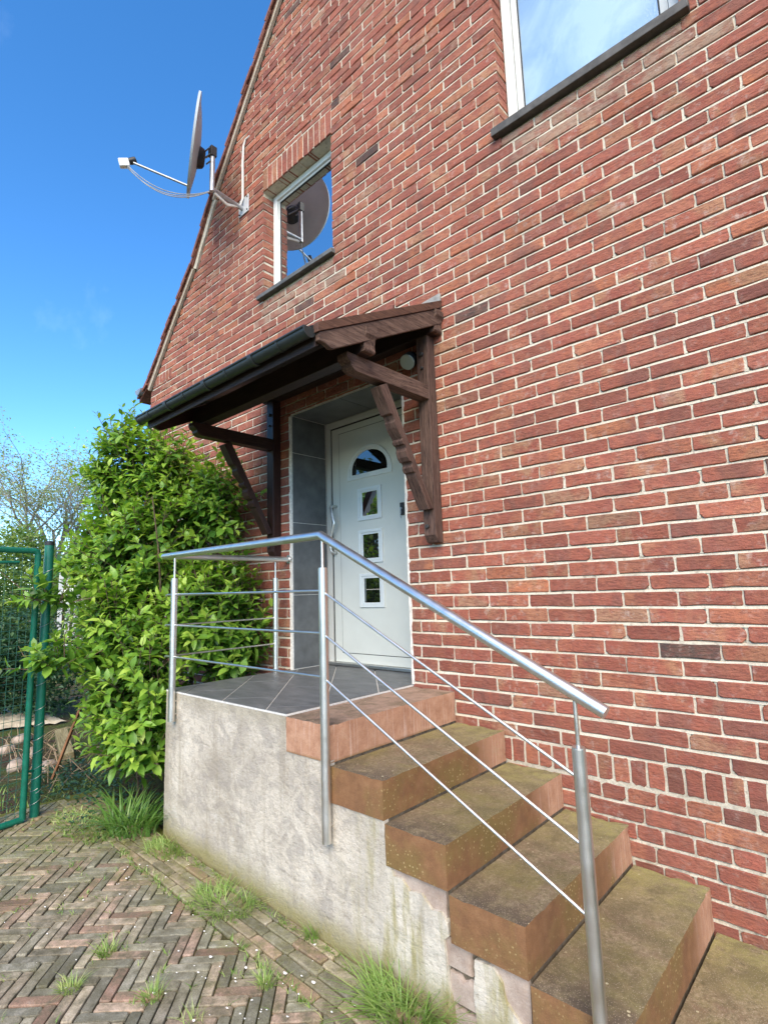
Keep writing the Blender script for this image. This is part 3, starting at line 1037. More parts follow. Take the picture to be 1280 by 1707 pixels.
        if std:
            vi = rr.randrange(len(variants))
            flip = rr.random() < 0.5
            sx = lx / 0.239
            if i < 300 and size > 0:
                o = bpy.data.objects.new('brick', me_var[vi])
                o.location = (cx, y, cz); o.rotation_euler = (rr.gauss(0, .006), math.pi if False else rot, rr.gauss(0, .006)); o.scale = (sx, 1, 1); o.color = (*t, 1)
                link(o); place(o, HOUSE)
                continue
            v, f = variants[vi]
            v = np.stack([v[:, 0] * sx, v[:, 2], v[:, 1]], 1)
        else:
            v, f = chamfer_piece(brick_outline(lx, lz, rr), min(0.0028, lz * .12), 0.0032, 0.118 if deep else 0.03, 0.0011, rr)
            v = np.stack([v[:, 0], v[:, 2], v[:, 1]], 1)
        if not (std and i < 300):
            r2 = rr.gauss(0, .006); r3 = rr.gauss(0, .006)
            if deep: r2 = r3 = 0
            vv = v.copy()
            vv[:, 2] += -v[:, 0] * rot
            vv[:, 1] += v[:, 2] * r2 * (v[:, 1] < .02) + v[:, 0] * r3 * (v[:, 1] < .02)
            if i < 300 and size > 0:
                o = bpy.data.objects.new('brick', mesh_from('brick', vv, f, MAT['brick_obj']))
                o.location = (cx, y, cz); o.color = (*t, 1)
                link(o); place(o, HOUSE)
            else:
                J.add(vv + np.array((cx, y, cz)), f, t)
    J.build('brickwork', MAT['brick_attr'], HOUSE)
    beds.build('bed_joints', MAT['mortar'], HOUSE)


build_bricks()


def build_roof():
    # left and right slopes, following the bell-cast eave
    D0, D1 = -0.10, 9.1
    T = 0.07
    out = []
    pts = [(-6.42, 2.96)] + VERGE
    prof = pts + [(2 * RIDGE_X - x, z) for x, z in reversed(pts[:-1])]
    topp = [(x, z + T * .8) for x, z in prof]
    o = MB().prism(prof + topp[::-1], 'y', D0 + 0.06, D1).build('roof', MAT['clay_tile'], HOUSE)
    o.data.materials[0] = MAT['clay_tile']
    rr = random.Random(3)
    # verge tiles: each laps over the one below and shows its edge at the gable
    path = [Vector((x, 0, z + 0.035)) for x, z in pts]
    lens = [(b - a).length for a, b in zip(path, path[1:])]
    tot = sum(lens)

    def at(s):
        for (a, b), L in zip(zip(path, path[1:]), lens):
            if s <= L: return a + (b - a) * (s / L), (b - a).normalized()
            s -= L
        return path[-1], (path[-1] - path[-2]).normalized()
    s = 0.0
    step = 0.165
    while s < 6.6:
        p, d = at(s); p2, _ = at(s + 0.26)
        d = (p2 - p).normalized(); nrm = Vector((-d.z, 0, d.x))
        L = 0.26
        y0 = D0 + 0.040 + rr.uniform(-.010, .010); y1 = y0 + 0.20
        lift = 0.034
        q = [p + nrm * lift, p + d * L + nrm * 0.012, p + d * L - nrm * 0.006, p + nrm * (lift - 0.020)]
        V = [(a.x, y0, a.z) for a in q] + [(a.x, y1, a.z) for a in q]
        # rolled edge that turns down over the verge
        e = [p + nrm * lift, p + d * L + nrm * 0.012, p + d * L - nrm * 0.022, p + nrm * (lift - 0.036)]
        V2 = [(a.x, y0 - 0.002, a.z) for a in e] + [(a.x, y0 + 0.014, a.z) for a in e]
        fs = [(0, 1, 2, 3), (7, 6, 5, 4), (0, 4, 5, 1), (1, 5, 6, 2), (2, 6, 7, 3), (3, 7, 4, 0)]
        m = MB(); m.add(V, fs); m.add(V2, fs)
        m.build('roof_tile', MAT['clay_tile'], o, bevel=0.003)
        s += step
    # barge boards with a gap where one is missing
    def board(a, b, w0, name='barge_board'):
        a = Vector((a[0], 0, a[1])); b = Vector((b[0], 0, b[1]))
        d = (b - a).normalized(); nrm = Vector((d.z, 0, -d.x))
        q = [a - nrm * 0.02, b - nrm * 0.02, b + nrm * w0, a + nrm * w0]
        V = [(p.x, -0.034, p.z) for p in q] + [(p.x, -0.002, p.z) for p in q]
        fs = [(0, 1, 2, 3), (7, 6, 5, 4), (0, 4, 5, 1), (1, 5, 6, 2), (2, 6, 7, 3), (3, 7, 4, 0)]
        return MB().add(V, fs).build(name, MAT['barge'], HOUSE, bevel=0.003)
    board((-4.80, 4.80), (-3.0, 7.08), 0.035)
    board((-6.21, 3.07), (-5.70, 3.645), 0.035)
    board((-5.697, 3.649), (-5.20, 4.18), 0.035)
    # mortar flaunching where the board is missing
    a, b = Vector((-5.2, 0, 4.18)), Vector((-4.80, 0, 4.80))
    m = MB()
    V = []; n = 9
    for i in range(n):
        t = i / (n - 1); p = a + (b - a) * t + Vector((rr.uniform(-.008, .008), 0, 0)); V.append(p)
    pl = [(p.x - 0.03, p.z + 0.02) for p in V] + [(p.x + 0.05 + rr.uniform(-.012, .012), p.z - 0.03) for p in reversed(V)]
    m.prism(pl, 'y', -0.022, 0.004).build('verge_mortar', MAT['mortar'], HOUSE)
    # zinc gutter end at the eave
    g = MB()
    arc = [(-6.36 + 0.075 * math.cos(t), 3.10 + 0.075 * math.sin(t)) for t in [math.pi + math.pi * i / 10 for i in range(11)]]
    g.prism(arc, 'y', -0.09, 9.1)
    g.build('eave_gutter', MAT['zinc'], HOUSE, smooth=True)
    return o


build_roof()


def build_windows():
    # --- small casement
    def window(nm, op, ydep, fr, pane_mat, sash):
        x0, x1, z0, z1 = op
        y0, y1 = ydep, ydep + 0.07
        b = MB()
        b.box(x0 + .003, x0 + fr, y0, y1, z0, z1 - .003).box(x1 - fr, x1 - .003, y0, y1, z0, z1 - .003)
        b.box(x0 + fr, x1 - fr, y0, y1, z1 - fr, z1 - .003).box(x0 + fr, x1 - fr, y0, y1, z0, z0 + fr)
        w = b.build('window', MAT['pvc'], HOUSE, bevel=0.004)
        s0 = fr + 0.004; sw = sash
        b = MB()
        ys0, ys1 = y0 + 0.016, y1 - 0.004
        b.box(x0 + s0, x0 + s0 + sw, ys0, ys1, z0 + s0, z1 - s0).box(x1 - s0 - sw, x1 - s0, ys0, ys1, z0 + s0, z1 - s0)
        b.box(x0 + s0 + sw, x1 - s0 - sw, ys0, ys1, z1 - s0 - sw, z1 - s0).box(x0 + s0 + sw, x1 - s0 - sw, ys0, ys1, z0 + s0, z0 + s0 + sw)
        b.build('sash_frame', MAT['pvc_grey'], w, bevel=0.004)
        g = s0 + sw
        b = MB(); e = 0.008
        b.box(x0 + g, x0 + g + e, ys0 + .004, ys1, z0 + g, z1 - g).box(x1 - g - e, x1 - g, ys0 + .004, ys1, z0 + g, z1 - g)
        b.box(x0 + g + e, x1 - g - e, ys0 + .004, ys1, z1 - g - e, z1 - g).box(x0 + g + e, x1 - g - e, ys0 + .004, ys1, z0 + g, z0 + g + e)
        b.build('gasket', MAT['gasket'], w)
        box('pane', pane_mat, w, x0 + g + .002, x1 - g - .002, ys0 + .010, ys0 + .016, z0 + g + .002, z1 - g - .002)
        return w
    w = window('small', W1, 0.115, 0.058, MAT['pane'], 0.022)
    # sills stand slightly proud of the wall and slope outwards
    def sill(parent, x0, x1, zt, mat, out, th):
        prof = [(-out, zt - th - .012), (-out, zt - 0.014), (0.16, zt + 0.006), (0.16, zt - th + .0)]
        MB().prism(prof, 'x', x0, x1).build('window_sill', mat, parent, bevel=0.004)
    sill(w, W1[0] - 0.05, W1[1] + 0.03, 3.345, MAT['sill'], 0.045, 0.040)
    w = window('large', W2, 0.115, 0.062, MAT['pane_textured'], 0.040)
    sill(w, W2[0] - 0.045, W2[1] + 0.045, 3.425, MAT['sill_white'], 0.045, 0.055)


build_windows()


def build_door():
    x0, x1, zb, zt = -3.505, -2.297, 0.0, 2.078
    Y = 0.375
    d = MB()
    f = 0.052
    d.box(x0, x0 + f, Y, Y + .07, zb, zt).box(x1 - f, x1, Y, Y + .07, zb, zt).box(x0 + f, x1 - f, Y, Y + .07, zt - f, zt)
    DO = d.build('door', MAT['door_frame'], HOUSE, bevel=0.004)
    # rebate step of the frame
    d = MB(); g = f + 0.014
    d.box(x0 + f, x0 + g, Y + .016, Y + .07, zb, zt - f).box(x1 - g, x1 - f, Y + .016, Y + .07, zb, zt - f).box(x0 + g, x1 - g, Y + .016, Y + .07, zt - g, zt - f)
    d.build('rebate', MAT['gasket'], DO)
    lx0, lx1, lz0, lz1 = x0 + g, x1 - g, 0.028, zt - g
    LY = Y + 0.012
    box('leaf', MAT['door'], DO, lx0, lx1, LY, LY + .05, lz0, lz1, bevel=0.004)
    # raised sheet panel, its edge shows as a fine line on the leaf
    b = MB()
    px0, px1, pz0, pz1 = -3.345, -2.455, 0.105, 1.955
    t = 0.006
    b.box(px0, px1, LY - .004, LY + .002, pz0, pz1)
    b.build('panel', MAT['door'], DO, bevel=0.0025)
    b = MB(); e = 0.0045
    b.box(px0 - e, px0 - .0008, LY - .0008, LY + .002, pz0 - e, pz1 + e).box(px0, px1, LY - .0008, LY + .002, pz1 + .0008, pz1 + e).box(px0, px1, LY - .0008, LY + .002, pz0 - e, pz0 - .0008)
    b.build('panel_seam', MAT['gasket'], DO)

    def ring(out, inn, ya, yb):
        n = len(out)
        V = [(p[0], yb, p[1]) for p in out] + [(p[0], ya, p[1]) for p in out] + [(p[0], ya, p[1]) for p in inn] + [(p[0], yb, p[1]) for p in inn]
        F = []
        for i in range(n):
            j = (i + 1) % n
            for k in range(3): F.append((k * n + i, k * n + j, (k + 1) * n + j, (k + 1) * n + i))
        return V, F

    def light(outl, gl, midl):
        m = MB(); m.add(*ring(outl, midl, LY - .016, LY + .001)); m.add(*ring(midl, gl, LY - .010, LY + .001))
        fr = m.build('door_window', MAT['door_trim'], DO, bevel=0.003)
        V = [(p[0], LY - .0055, p[1]) for p in gl]
        me = MB().add(V, [tuple(range(len(gl)))])
        me.build('pane', MAT['door_pane'], fr)
    def arch(x0, x1, zb, h, n=18):
        cx = (x0 + x1) / 2; rx = (x1 - x0) / 2
        return [(x0, zb), (x1, zb)] + [(cx + rx * math.cos(math.pi * i / n), zb + 0.03 + (h - 0.03) * math.sin(math.pi * i / n)) for i in range(0, n + 1)]
    light(arch(-3.241, -2.736, 1.520, 0.272), arch(-3.187, -2.788, 1.562, 0.188), arch(-3.205, -2.770, 1.548, 0.216))
    def sq(x0, x1, z0, z1): return [(x0, z0), (x1, z0), (x1, z1), (x0, z1)]
    for zc in (1.303, 0.955, 0.603):
        cx = -2.992
        light(sq(cx - .133, cx + .133, zc - .134, zc + .134), sq(cx - .085, cx + .085, zc - .096, zc + .096), sq(cx - .108, cx + .108, zc - .112, zc + .112))
    # bent stainless pull handle
    m = MB()
    hy = LY - 0.055
    m.tube([(-3.392, LY, 1.325), (-3.40, hy + .015, 1.325), (-3.41, hy, 1.318), (-3.372, hy, 1.20), (-3.365, hy, 1.18), (-3.372, hy, 1.16), (-3.425, hy, 1.03), (-3.428, hy, 1.01), (-3.415, hy + .005, 0.94), (-3.405, hy + .02, 0.925), (-3.40, LY, 0.925)], 0.0115, 12)
    m.build('pull_handle', MAT['steel'], DO, smooth='all')
    m = MB(); m.box(-2.662, -2.628, LY - .022, LY, 1.165, 1.262)
    lk = m.build('lock_plate', MAT['black_plastic'], DO, bevel=0.006)
    m = MB(); m.cyl((-2.645, LY - .03, 1.215), (-2.645, LY - .02, 1.215), .009, 12); m.tube([(-2.645, LY - .032, 1.21), (-2.64, LY - .034, 1.185), (-2.648, LY - .034, 1.16), (-2.64, LY - .034, 1.14)], .0035, 8)
    m.build('key', MAT['galv'], lk)
    box('threshold', MAT['alu'], DO, x0 + .004, x1 - .004, Y - .030, Y + .055, 0.003, 0.027, bevel=0.004)
    # tiled reveal (left jamb) and soffit
    xt = -3.5225
    zt_ = [0.004, 0.585, 1.175, 1.765, 2.080]
    for a, c in zip(zt_, zt_[1:]):
        box('reveal_tile', MAT['reveal_tile'], HOUSE, xt, xt + .010, 0.012, Y - .002, a + .0025, c - .0025, bevel=0.0015)
    box('reveal_grout', MAT['grout'], HOUSE, -3.538, xt + .0065, 0.004, Y + .02, 0.0, 2.088)
    xs = [-3.51, -2.93, -2.32]
    for a, c in zip(xs, xs[1:]):
        box('soffit_tile', MAT['reveal_tile'], HOUSE, a + .0025, c - .0025, 0.012, Y - .002, 2.080, 2.089, bevel=0.0015)
    box('soffit_grout', MAT['grout'], HOUSE, -3.520, -2.29, 0.004, Y + .02, 2.0835, 2.098)
    # rough white mortar along the brick edges of the opening
    rr = random.Random(9)
    def smear(xa, xb, z0, z1, n=46):
        L = []; Rr = []
        for i in range(n + 1):
            z = z0 + (z1 - z0) * i / n
            L.append((xa + rr.uniform(-.003, .004), z)); Rr.append((xb + rr.uniform(-.006, .007), z))
        MB().prism(L + Rr[::-1], 'y', -0.002, 0.03).build('mortar_edge', MAT['white_mortar'], HOUSE)
    smear(-2.297, -2.279, 0.0, 2.08)
    smear(-3.546, -3.524, 0.0, 2.08)


build_door()


# ------------------------------------------------------------------ entrance steps with landing
SX = [-1.966, -1.640, -1.326, -1.011, -0.695, -0.378]
ST = [-0.012, -0.188, -0.354, -0.521, -0.691, -0.861]
SB = [-0.179, -0.346, -0.513, -0.683, -0.853, -1.03]
STEPS = empty('entrance_steps', 'six sandstone steps with plastered side wall and tiled landing before the front door', 'steps', (-2.0, -0.5, -0.98))


def rough_block(name, mat, parent, x0, x1, y0, y1, z0, z1, n=(10, 34, 5), chip=0.0035, seed=0):
    rr = random.Random(seed)
    nx, ny, nz = n
    bm = bmesh.new()
    bmesh.ops.create_cube(bm, size=1.0)
    # cut into a grid
    for ax, k in ((0, nx), (1, ny), (2, nz)):
        for i in range(1, k):
            co = Vector((0, 0, 0)); no = Vector((0, 0, 0)); co[ax] = -0.5 + i / k; no[ax] = 1
            bmesh.ops.bisect_plane(bm, geom=bm.verts[:] + bm.edges[:] + bm.faces[:], plane_co=co, plane_no=no)
    lo = Vector((x0, y0, z0)); hi = Vector((x1, y1, z1))
    noise = [[rr.random() for _ in range(64)] for _ in range(12)]
    for v in bm.verts:
        ext = [abs(abs(c) - 0.5) < 1e-4 for c in v.co]
        p = Vector([lo[i] + (v.co[i] + 0.5) * (hi[i] - lo[i]) for i in range(3)])
        if sum(ext) >= 2:
            a = chip * (0.45 + rr.random() ** 4 * 2.6)
            if v.co.z < -.49 or v.co.x < -.49: a = 0.0012 * rr.random()
            for i in range(3):
                if ext[i]: p[i] -= math.copysign(a * rr.uniform(.4, 1), v.co[i])
        elif sum(ext) == 1:
            i = ext.index(True)
            p[i] += rr.uniform(-.0006, .0006)
        v.co = p
    me = bpy.data.meshes.new(name); bm.to_mesh(me); bm.free()
    me.materials.append(mat)
    me.polygons.foreach_set('use_smooth', [True] * len(me.polygons))
    me.set_sharp_from_angle(angle=R(50))
    o = bpy.data.objects.new(name, me); link(o); place(o, parent)
    return o


def build_steps():
    rr = random.Random(12)
    for k in range(6):
        xa = -2.288 if k == 0 else SX[k - 1] + 0.006
        if k == 5: xa = SX[4] + 0.006
        rough_block('stone_step', MAT['sandstone'], STEPS, xa, SX[k], -1.006, -0.004, SB[k], ST[k], seed=k + 3)
    # masonry core, set back under each step
    pr = [(-3.555, -1.12), (-3.555, -0.014), (-2.293, -0.014)]
    for k in range(6):
        pr += [(-2.293 if k == 0 else SX[k - 1] - 0.022, SB[k] + 0.004 if k == 0 else ST[k] + 0.004)]
        pr += [(-2.293 if k == 0 else SX[k - 1] - 0.022, SB[k] - 0.002)] if False else []
    pts = [(-3.555, -1.12), (-3.555, -0.014), (-2.296, -0.014), (-2.296, SB[0] - .002)]
    for k in range(1, 6):
        pts += [(SX[k - 1] - 0.006, SB[k - 1] - .002), (SX[k - 1] - 0.006, SB[k] - .002)]
    pts += [(SX[5] - .03, SB[5] - .002), (SX[5] - .03, -1.12)]
    MB().prism(pts, 'y', -0.972, -0.006).build('core', MAT['dark_joint'], STEPS)

    def rag(p, q, n, a, seed):
        r2 = random.Random(seed)
        return [(p[0] + (q[0] - p[0]) * i / n + (r2.uniform(-a, a) if 0 < i < n else 0), p[1] + (q[1] - p[1]) * i / n + (r2.uniform(-a, a) if 0 < i < n else 0)) for i in range(n)]
    key = [(-3.572, -1.12), (-3.572, -0.006), (-2.30, -0.012), (-2.2915, -0.164), (-1.966, -0.168), (-1.9635, -0.335), (-1.642, -0.339),
           (-1.638, -0.497), (-1.615, -0.510), (-1.598, -0.545), (-1.560, -0.540), (-1.520, -0.575), (-1.46, -0.565), (-1.41, -0.605), (-1.365, -0.600),
           (-1.338, -0.628), (-1.333, -0.668), (-1.358, -0.690), (-1.352, -0.770), (-1.340, -0.850), (-1.328, -0.910), (-1.318, -1.12)]
    poly = []
    for i in range(len(key)):
        p, q = key[i], key[(i + 1) % len(key)]
        L = math.hypot(p[0] - q[0], p[1] - q[1])
        poly += rag(p, q, max(1, int(L / 0.022)), 0.003 if i > 1 else 0.0025, i)
    MB().prism(poly, 'y', -1.0, -0.974).build('plaster_wall', MAT['plaster'], STEPS)
    key = [(-1.240, -1.12), (-1.222, -0.930), (-1.236, -0.830), (-1.226, -0.705), (-1.150, -0.700), (-1.118, -0.735), (-1.105, -0.790), (-1.055, -0.835), (-1.020, -0.862), (-1.012, -1.12)]
    poly = []
    for i in range(len(key)):
        p, q = key[i], key[(i + 1) % len(key)]
        L = math.hypot(p[0] - q[0], p[1] - q[1])
        poly += rag(p, q, max(1, int(L / 0.018)), 0.0035, 40 + i)
    MB().prism(poly, 'y', -0.9995, -0.974).build('plaster_patch', MAT['plaster'], STEPS)
    # masonry showing where the plaster has fallen off
    for i, (a, b, c, d) in enumerate([(-1.625, -1.345, -0.640, -0.507), (-1.365, -1.245, -0.775, -0.675), (-1.345, -1.232, -0.885, -0.790), (-1.335, -1.225, -1.02, -0.90), (-1.165, -1.018, -0.86, -0.675), (-1.0, -0.72, -0.95, -0.835)]):
        rough_block('masonry_block', MAT['pinkstone'], STEPS, a, b, -0.988, -0.90, c, d, (8, 2, 5), 0.007, 60 + i)
    # landing tiles, laid diagonally
    box('landing_grout', MAT['grout'], STEPS, -3.574, -2.290, -1.0005, 0.30, -0.013, -0.0035)
    S2 = math.sqrt(0.5)
    w, l, g = 0.302, 0.604, 0.006
    for i in range(-14, 15):
        sh = (i % 2) * l / 2 + 0.05
        for j in range(-8, 9):
            a0, a1 = i * w + g / 2, (i + 1) * w - g / 2
            b0, b1 = j * l + sh + g / 2, (j + 1) * l + sh - g / 2
            q = [(a0, b0), (a1, b0), (a1, b1), (a0, b1)]
            # b runs along (-1,1), a across it
            q = [(-2.466 + (a + -b) * S2, -1.0 + (a + b) * S2) for a, b in q]
            for rect in ((-3.574, -2.294, -1.000, 0.0005), (-3.508, -2.292, 0.0005, 0.350)):
                p = q
                for (A, B, C) in ((-1, 0, -rect[0]), (1, 0, rect[1]), (0, -1, -rect[2]), (0, 1, rect[3])):
                    p = clip_poly(p, A, B, C)
                    if len(p) < 3: break
                if len(p) < 3 or area(p) < 0.0006: continue
                MB().prism(p, 'z', -0.010, rr.uniform(-.0006, .0004)).build('landing_tile', MAT['slate'], STEPS, bevel=0.0012, segs=1)


def pink():
    m = Mat('pink_masonry', 0.9, 0.2)
    p = m.pos(); n = m.noise(p, 12, 6, 0.65); n2 = m.noise(p, 160, 4, 0.7)
    c = m.ramp(n, (0.3, (0.29, 0.215, 0.17)), (0.6, (0.42, 0.34, 0.28)), (0.8, (0.50, 0.42, 0.35)))
    c = m.mix(0.4, c, m.ramp(n2, (0.3, 0.6), (0.7, 1.2)), 'MULTIPLY')
    m.color(c); m.bump(m.math('ADD', n, n2), 0.6, 0.005)
    return m.m


MAT['pinkstone'] = pink()
build_steps()

# ------------------------------------------------------------------ stainless railing
RAIL = empty('stair_railing', 'brushed stainless steel railing with slim rods along landing and steps', 'railing', (-2.0, -1.03, -0.9))


def build_railing():
    S = MAT['steel']
    y = -1.031
    r = 0.0212
    m = MB()
    bend = (-1.978, y, 0.872)
    xl = -3.575
    # top rail: wall - back corner - front corner - down the flight
    m.tube([(-3.552, -0.004, 0.874), (xl, y, 0.874), bend, (-0.672, y, 0.206)], r, 24)
    m.build('handrail', S, RAIL, smooth=True)
    MB().cyl((-3.552, -0.012, 0.874), (-3.552, -0.001, 0.874), 0.034, 24).build('wall_flange', S, RAIL, smooth=True)

    def zr(x): return 0.872 + (x - bend[0]) * (0.206 - 0.872) / (-0.672 - bend[0])

    def post(x, yy, zb, zt, ztop):
        p = MB().cyl((x, yy, zb), (x, yy, zt), r, 24).build('post', S, RAIL, smooth=True)
        MB().cyl((x, yy, zt - .003), (x, yy, zt + .004), r * 0.93, 24).build('end_cap', S, p, smooth=True)
        MB().cyl((x, yy, zt), (x, yy, ztop), 0.0068, 12).build('stub', S, p, smooth=True)
        return p
    post(-1.966, y, -0.508, 0.711, 0.862)
    post(-3.437, y, -0.182, 0.717, 0.868)
    post(-0.768, y, -0.960, 0.088, zr(-0.768) - 0.012)
    post(-3.577, -0.120, 0.0, 0.720, 0.868)
    # side fixings of the posts into the stair wall
    for x, zs in ((-1.966, (-0.26, -0.44)), (-3.437, (-0.06, -0.14)), (-0.768, (-0.74, -0.92))):
        for z in zs:
            MB().cyl((x, y + .01, z), (x, -0.99, z), 0.006, 10).build('anchor_bolt', S, RAIL, smooth=True)
    for z in (0.606, 0.408, 0.208):
        MB().tube([(-1.966, y, z), (-3.437, y, z + 0.010), (-3.530, y, z + 0.010)], 0.006, 10).build('rod', S, RAIL, smooth=True)
        MB().cyl((-1.966, y, z - 0.004), (-0.768, y, z - 0.612), 0.006, 10).build('rod', S, RAIL, smooth=True)
        MB().cyl((-3.538, y - .006, z + 0.006), (-3.577, -0.120, z + 0.004), 0.006, 10).build('rod', S, RAIL, smooth=True)


build_railing()

# ------------------------------------------------------------------ canopy over the door
CANOPY = empty('door_canopy', 'dark timber canopy with carved brackets and black gutter above the front door', 'canopy', (-2.9, 0.0, 0.9))


def build_canopy():
    xl, xr = -3.84, -1.925
    M = 0.505
    zt = lambda y: 2.478 + M * y
    YE = -1.065

    def slab(name, mat, x0, x1, y0, y1, a, b, bevel=0.002):
        q = [(y0, zt(y0) - a), (y1, zt(y1) - a), (y1, zt(y1) - b), (y0, zt(y0) - b)]
        cx, cy = (x0 + x1) / 2, (y0 + y1) / 2; cz = zt(cy)
        o = MB().prism([(p[0] - cy, p[1] - cz) for p in q], 'x', x0 - cx, x1 - cx).build(name, mat, None, bevel=bevel)
        o.location = (cx, cy, cz); place(o, CANOPY)
        return o
    # boards of the soffit, one by one
    n = 9
    for i in range(n):
        y0 = -0.004 + (YE + 0.004) * i / n; y1 = -0.004 + (YE + 0.004) * (i + 1) / n
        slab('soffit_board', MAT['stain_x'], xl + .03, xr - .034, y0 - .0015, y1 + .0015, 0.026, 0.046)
    slab('roof_felt', MAT['felt'], xl - .012, xr - .028, -0.002, YE - 0.035, 0.004, 0.0235)
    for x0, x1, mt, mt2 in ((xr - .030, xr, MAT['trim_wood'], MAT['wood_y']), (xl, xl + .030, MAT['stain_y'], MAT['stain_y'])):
        slab('rake_trim', mt, x0, x1 + (.008 if x0 > -3 else 0), -0.006, YE - 0.012, 0.0, 0.050)
        # rake board with a rounded toe
        y0 = -0.006
        pts = [(y0, zt(y0) - .0525), (YE, zt(YE) - .0525), (YE, zt(YE) - .095), (YE + .04, zt(YE + .04) - .118), (YE + .075, zt(YE + .075) - .152), (YE + .095, zt(YE + .095) - .160), (y0, zt(y0) - .160)]
        cx, cy = (x0 + x1) / 2, -.5; cz = zt(cy)
        o = MB().prism([(p[0] - cy, p[1] - cz) for p in pts], 'x', x0 - cx, x1 - cx).build('rake_board', mt2, None, bevel=0.003)
        o.location = (cx, cy, cz); place(o, CANOPY)
    # lead flashing at the wall
    rr = random.Random(4)
    pts = [(xl, 2.462)] + [(xr + .004, 2.462), (xr + .004, 2.522), (-2.05, 2.512), (-2.22, 2.482)] + [(xl, 2.474)]
    MB().prism(pts, 'y', -0.022, -0.004).build('flashing', MAT['flash'], CANOPY, bevel=0.003)
    # purlins
    def scroll_end(y0, y1, z0, z1, x_in, x_out, name):
        w = (y1 - y0)
        o = local_box(name, MAT['stain_x'], CANOPY, ((x_in + xl + .04) / 2, (y0 + y1) / 2, (z0 + z1) / 2), (x_in - xl - .04, w, z1 - z0), 0.003)
        # carved end
        L = x_out - x_in
        prof = [(0, z1), (L, z1), (L, z1 - .035), (L * .75, z1 - .055), (L * .62, z1 - .085), (L * .7, z0 + .01), (L * .55, z0), (0, z0)]
        cx, cy, cz = x_in, (y0 + y1) / 2, (z0 + z1) / 2
        e = MB().prism([(p[0], p[1] - cz) for p in prof], 'y', -w / 2, w / 2).build('carved_end', MAT['wood_x'], None, bevel=0.003)
        e.location = (cx, cy, cz); place(e, o)
    scroll_end(-0.735, -0.650, 1.897, 2.030, -1.965, -1.912, 'purlin')
    scroll_end(-0.086, -0.004, 2.240, 2.385, -1.965, -1.908, 'wall_plate')
    # brackets
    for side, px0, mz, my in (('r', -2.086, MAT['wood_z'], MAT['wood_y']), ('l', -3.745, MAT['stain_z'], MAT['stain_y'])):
        px1 = px0 + 0.090
        zb = 0.885 if side == 'r' else 0.900
        o = MB().prism([(-0.082, zb + .045), (-0.052, zb), (-0.004, zb - .004), (-0.004, 2.238), (-0.082, 2.238)], 'x', -.045, .045).build('post', mz, None, bevel=0.004)
        for v in o.data.vertices: v.co.z -= 1.55
        o.location = ((px0 + px1) / 2, 0, 1.55); place(o, CANOPY)
        for (zz, rad) in ((2.115, .014), (2.02, .009), (0.985, .013)):
            MB().cyl(((px0 + px1) / 2 + (.0 if zz > 2 else -.012), -0.098, zz), ((px0 + px1) / 2 + (.0 if zz > 2 else -.012), -0.078, zz), rad, 10).build('bolt_head', MAT['iron'], CANOPY, bevel=0.003)
        ax0, ax1 = px0 + .004, px1 - .004
        YA = -0.800
        prof = [(-0.080, 1.800), (-0.080, 1.896), (YA, 1.896), (YA, 1.868), (YA + .012, 1.852), (YA + .030, 1.840), (YA + .034, 1.822), (YA + .052, 1.806), (YA + .075, 1.800)]
        cy, cz = -.45, 1.85
        a = MB().prism([(p[0] - cy, p[1] - cz) for p in prof], 'x', -(ax1 - ax0) / 2, (ax1 - ax0) / 2).build('arm', my, None, bevel=0.004)
        a.location = ((ax0 + ax1) / 2, cy, cz); place(a, CANOPY)
        # brace: straight upper edge, carved lower edge; built along its own axis
        P0 = Vector((0, -0.490, 1.800)); P1 = Vector((0, -0.085, 1.105))
        d = (P1 - P0); L = d.length; d.normalize(); nrm = Vector((0, d.z, -d.y))     # towards the street side/down
        low = [(0.0, .070), (.17, .072), (.185, .055), (.215, .055), (.225, .066), (.26, .068), (.30, .060), (.335, .052), (.345, .064), (.365, .064), (.375, .052), (.395, .050), (.41, .066), (.445, .072), (.475, .066), (.485, .050), (.50, .050), (.515, .066), (.545, .066), (.555, .054), (.58, .058), (.80, .062)]
        pts = []
        # top cut horizontal below the arm
        up_edge = [(-.055, .0), (L + .04, .0)]
        loc = []
        for t, w in up_edge: loc.append(P0 + d * t - nrm * 0.045)
        for t, w in reversed(low): loc.append(P0 + d * min(t, L + .04) + nrm * (w - .01))
        prof = [(p.y, min(p.z, 1.7995)) for p in loc]
        prof = [(min(y_, -0.0825), z_) for y_, z_ in prof]
        cy, cz = -.3, 1.45
        # rotate into the grain axis so that the wood runs along the brace
        ang = math.atan2(d.y, -d.z)
        pl = []
        for y_, z_ in prof:
            yy, zz = y_ - cy, z_ - cz
            pl.append((yy * math.cos(ang) + zz * math.sin(ang), -yy * math.sin(ang) + zz * math.cos(ang)))
        b = MB().prism(pl, 'x', -.040, .040).build('brace', mz, None, bevel=0.003)
        b.rotation_euler = (ang, 0, 0)
        b.location = ((ax0 + ax1) / 2 - (.001), cy, cz); place(b, CANOPY)
    # gutter
    yc, zc, r = -1.104, 1.896, 0.037
    prof = [(yc + r * math.cos(t), zc + r * math.sin(t) * 1.05) for t in [math.pi + math.pi * i / 14 for i in range(15)]]
    inn = [(yc + (r - .004) * math.cos(t), zc + (r - .004) * math.sin(t) * 1.05) for t in [2 * math.pi - math.pi * i / 14 for i in range(15)]]
    g = MB().prism(prof + inn, 'x', xl - .02, xr - .03).build('gutter', MAT['gutter'], CANOPY, smooth=True)
    MB().cyl((xl - .02, yc - r, zc + .004), (xr - .03, yc - r, zc + .004), .008, 10).build('gutter_bead', MAT['gutter'], g, smooth=True)
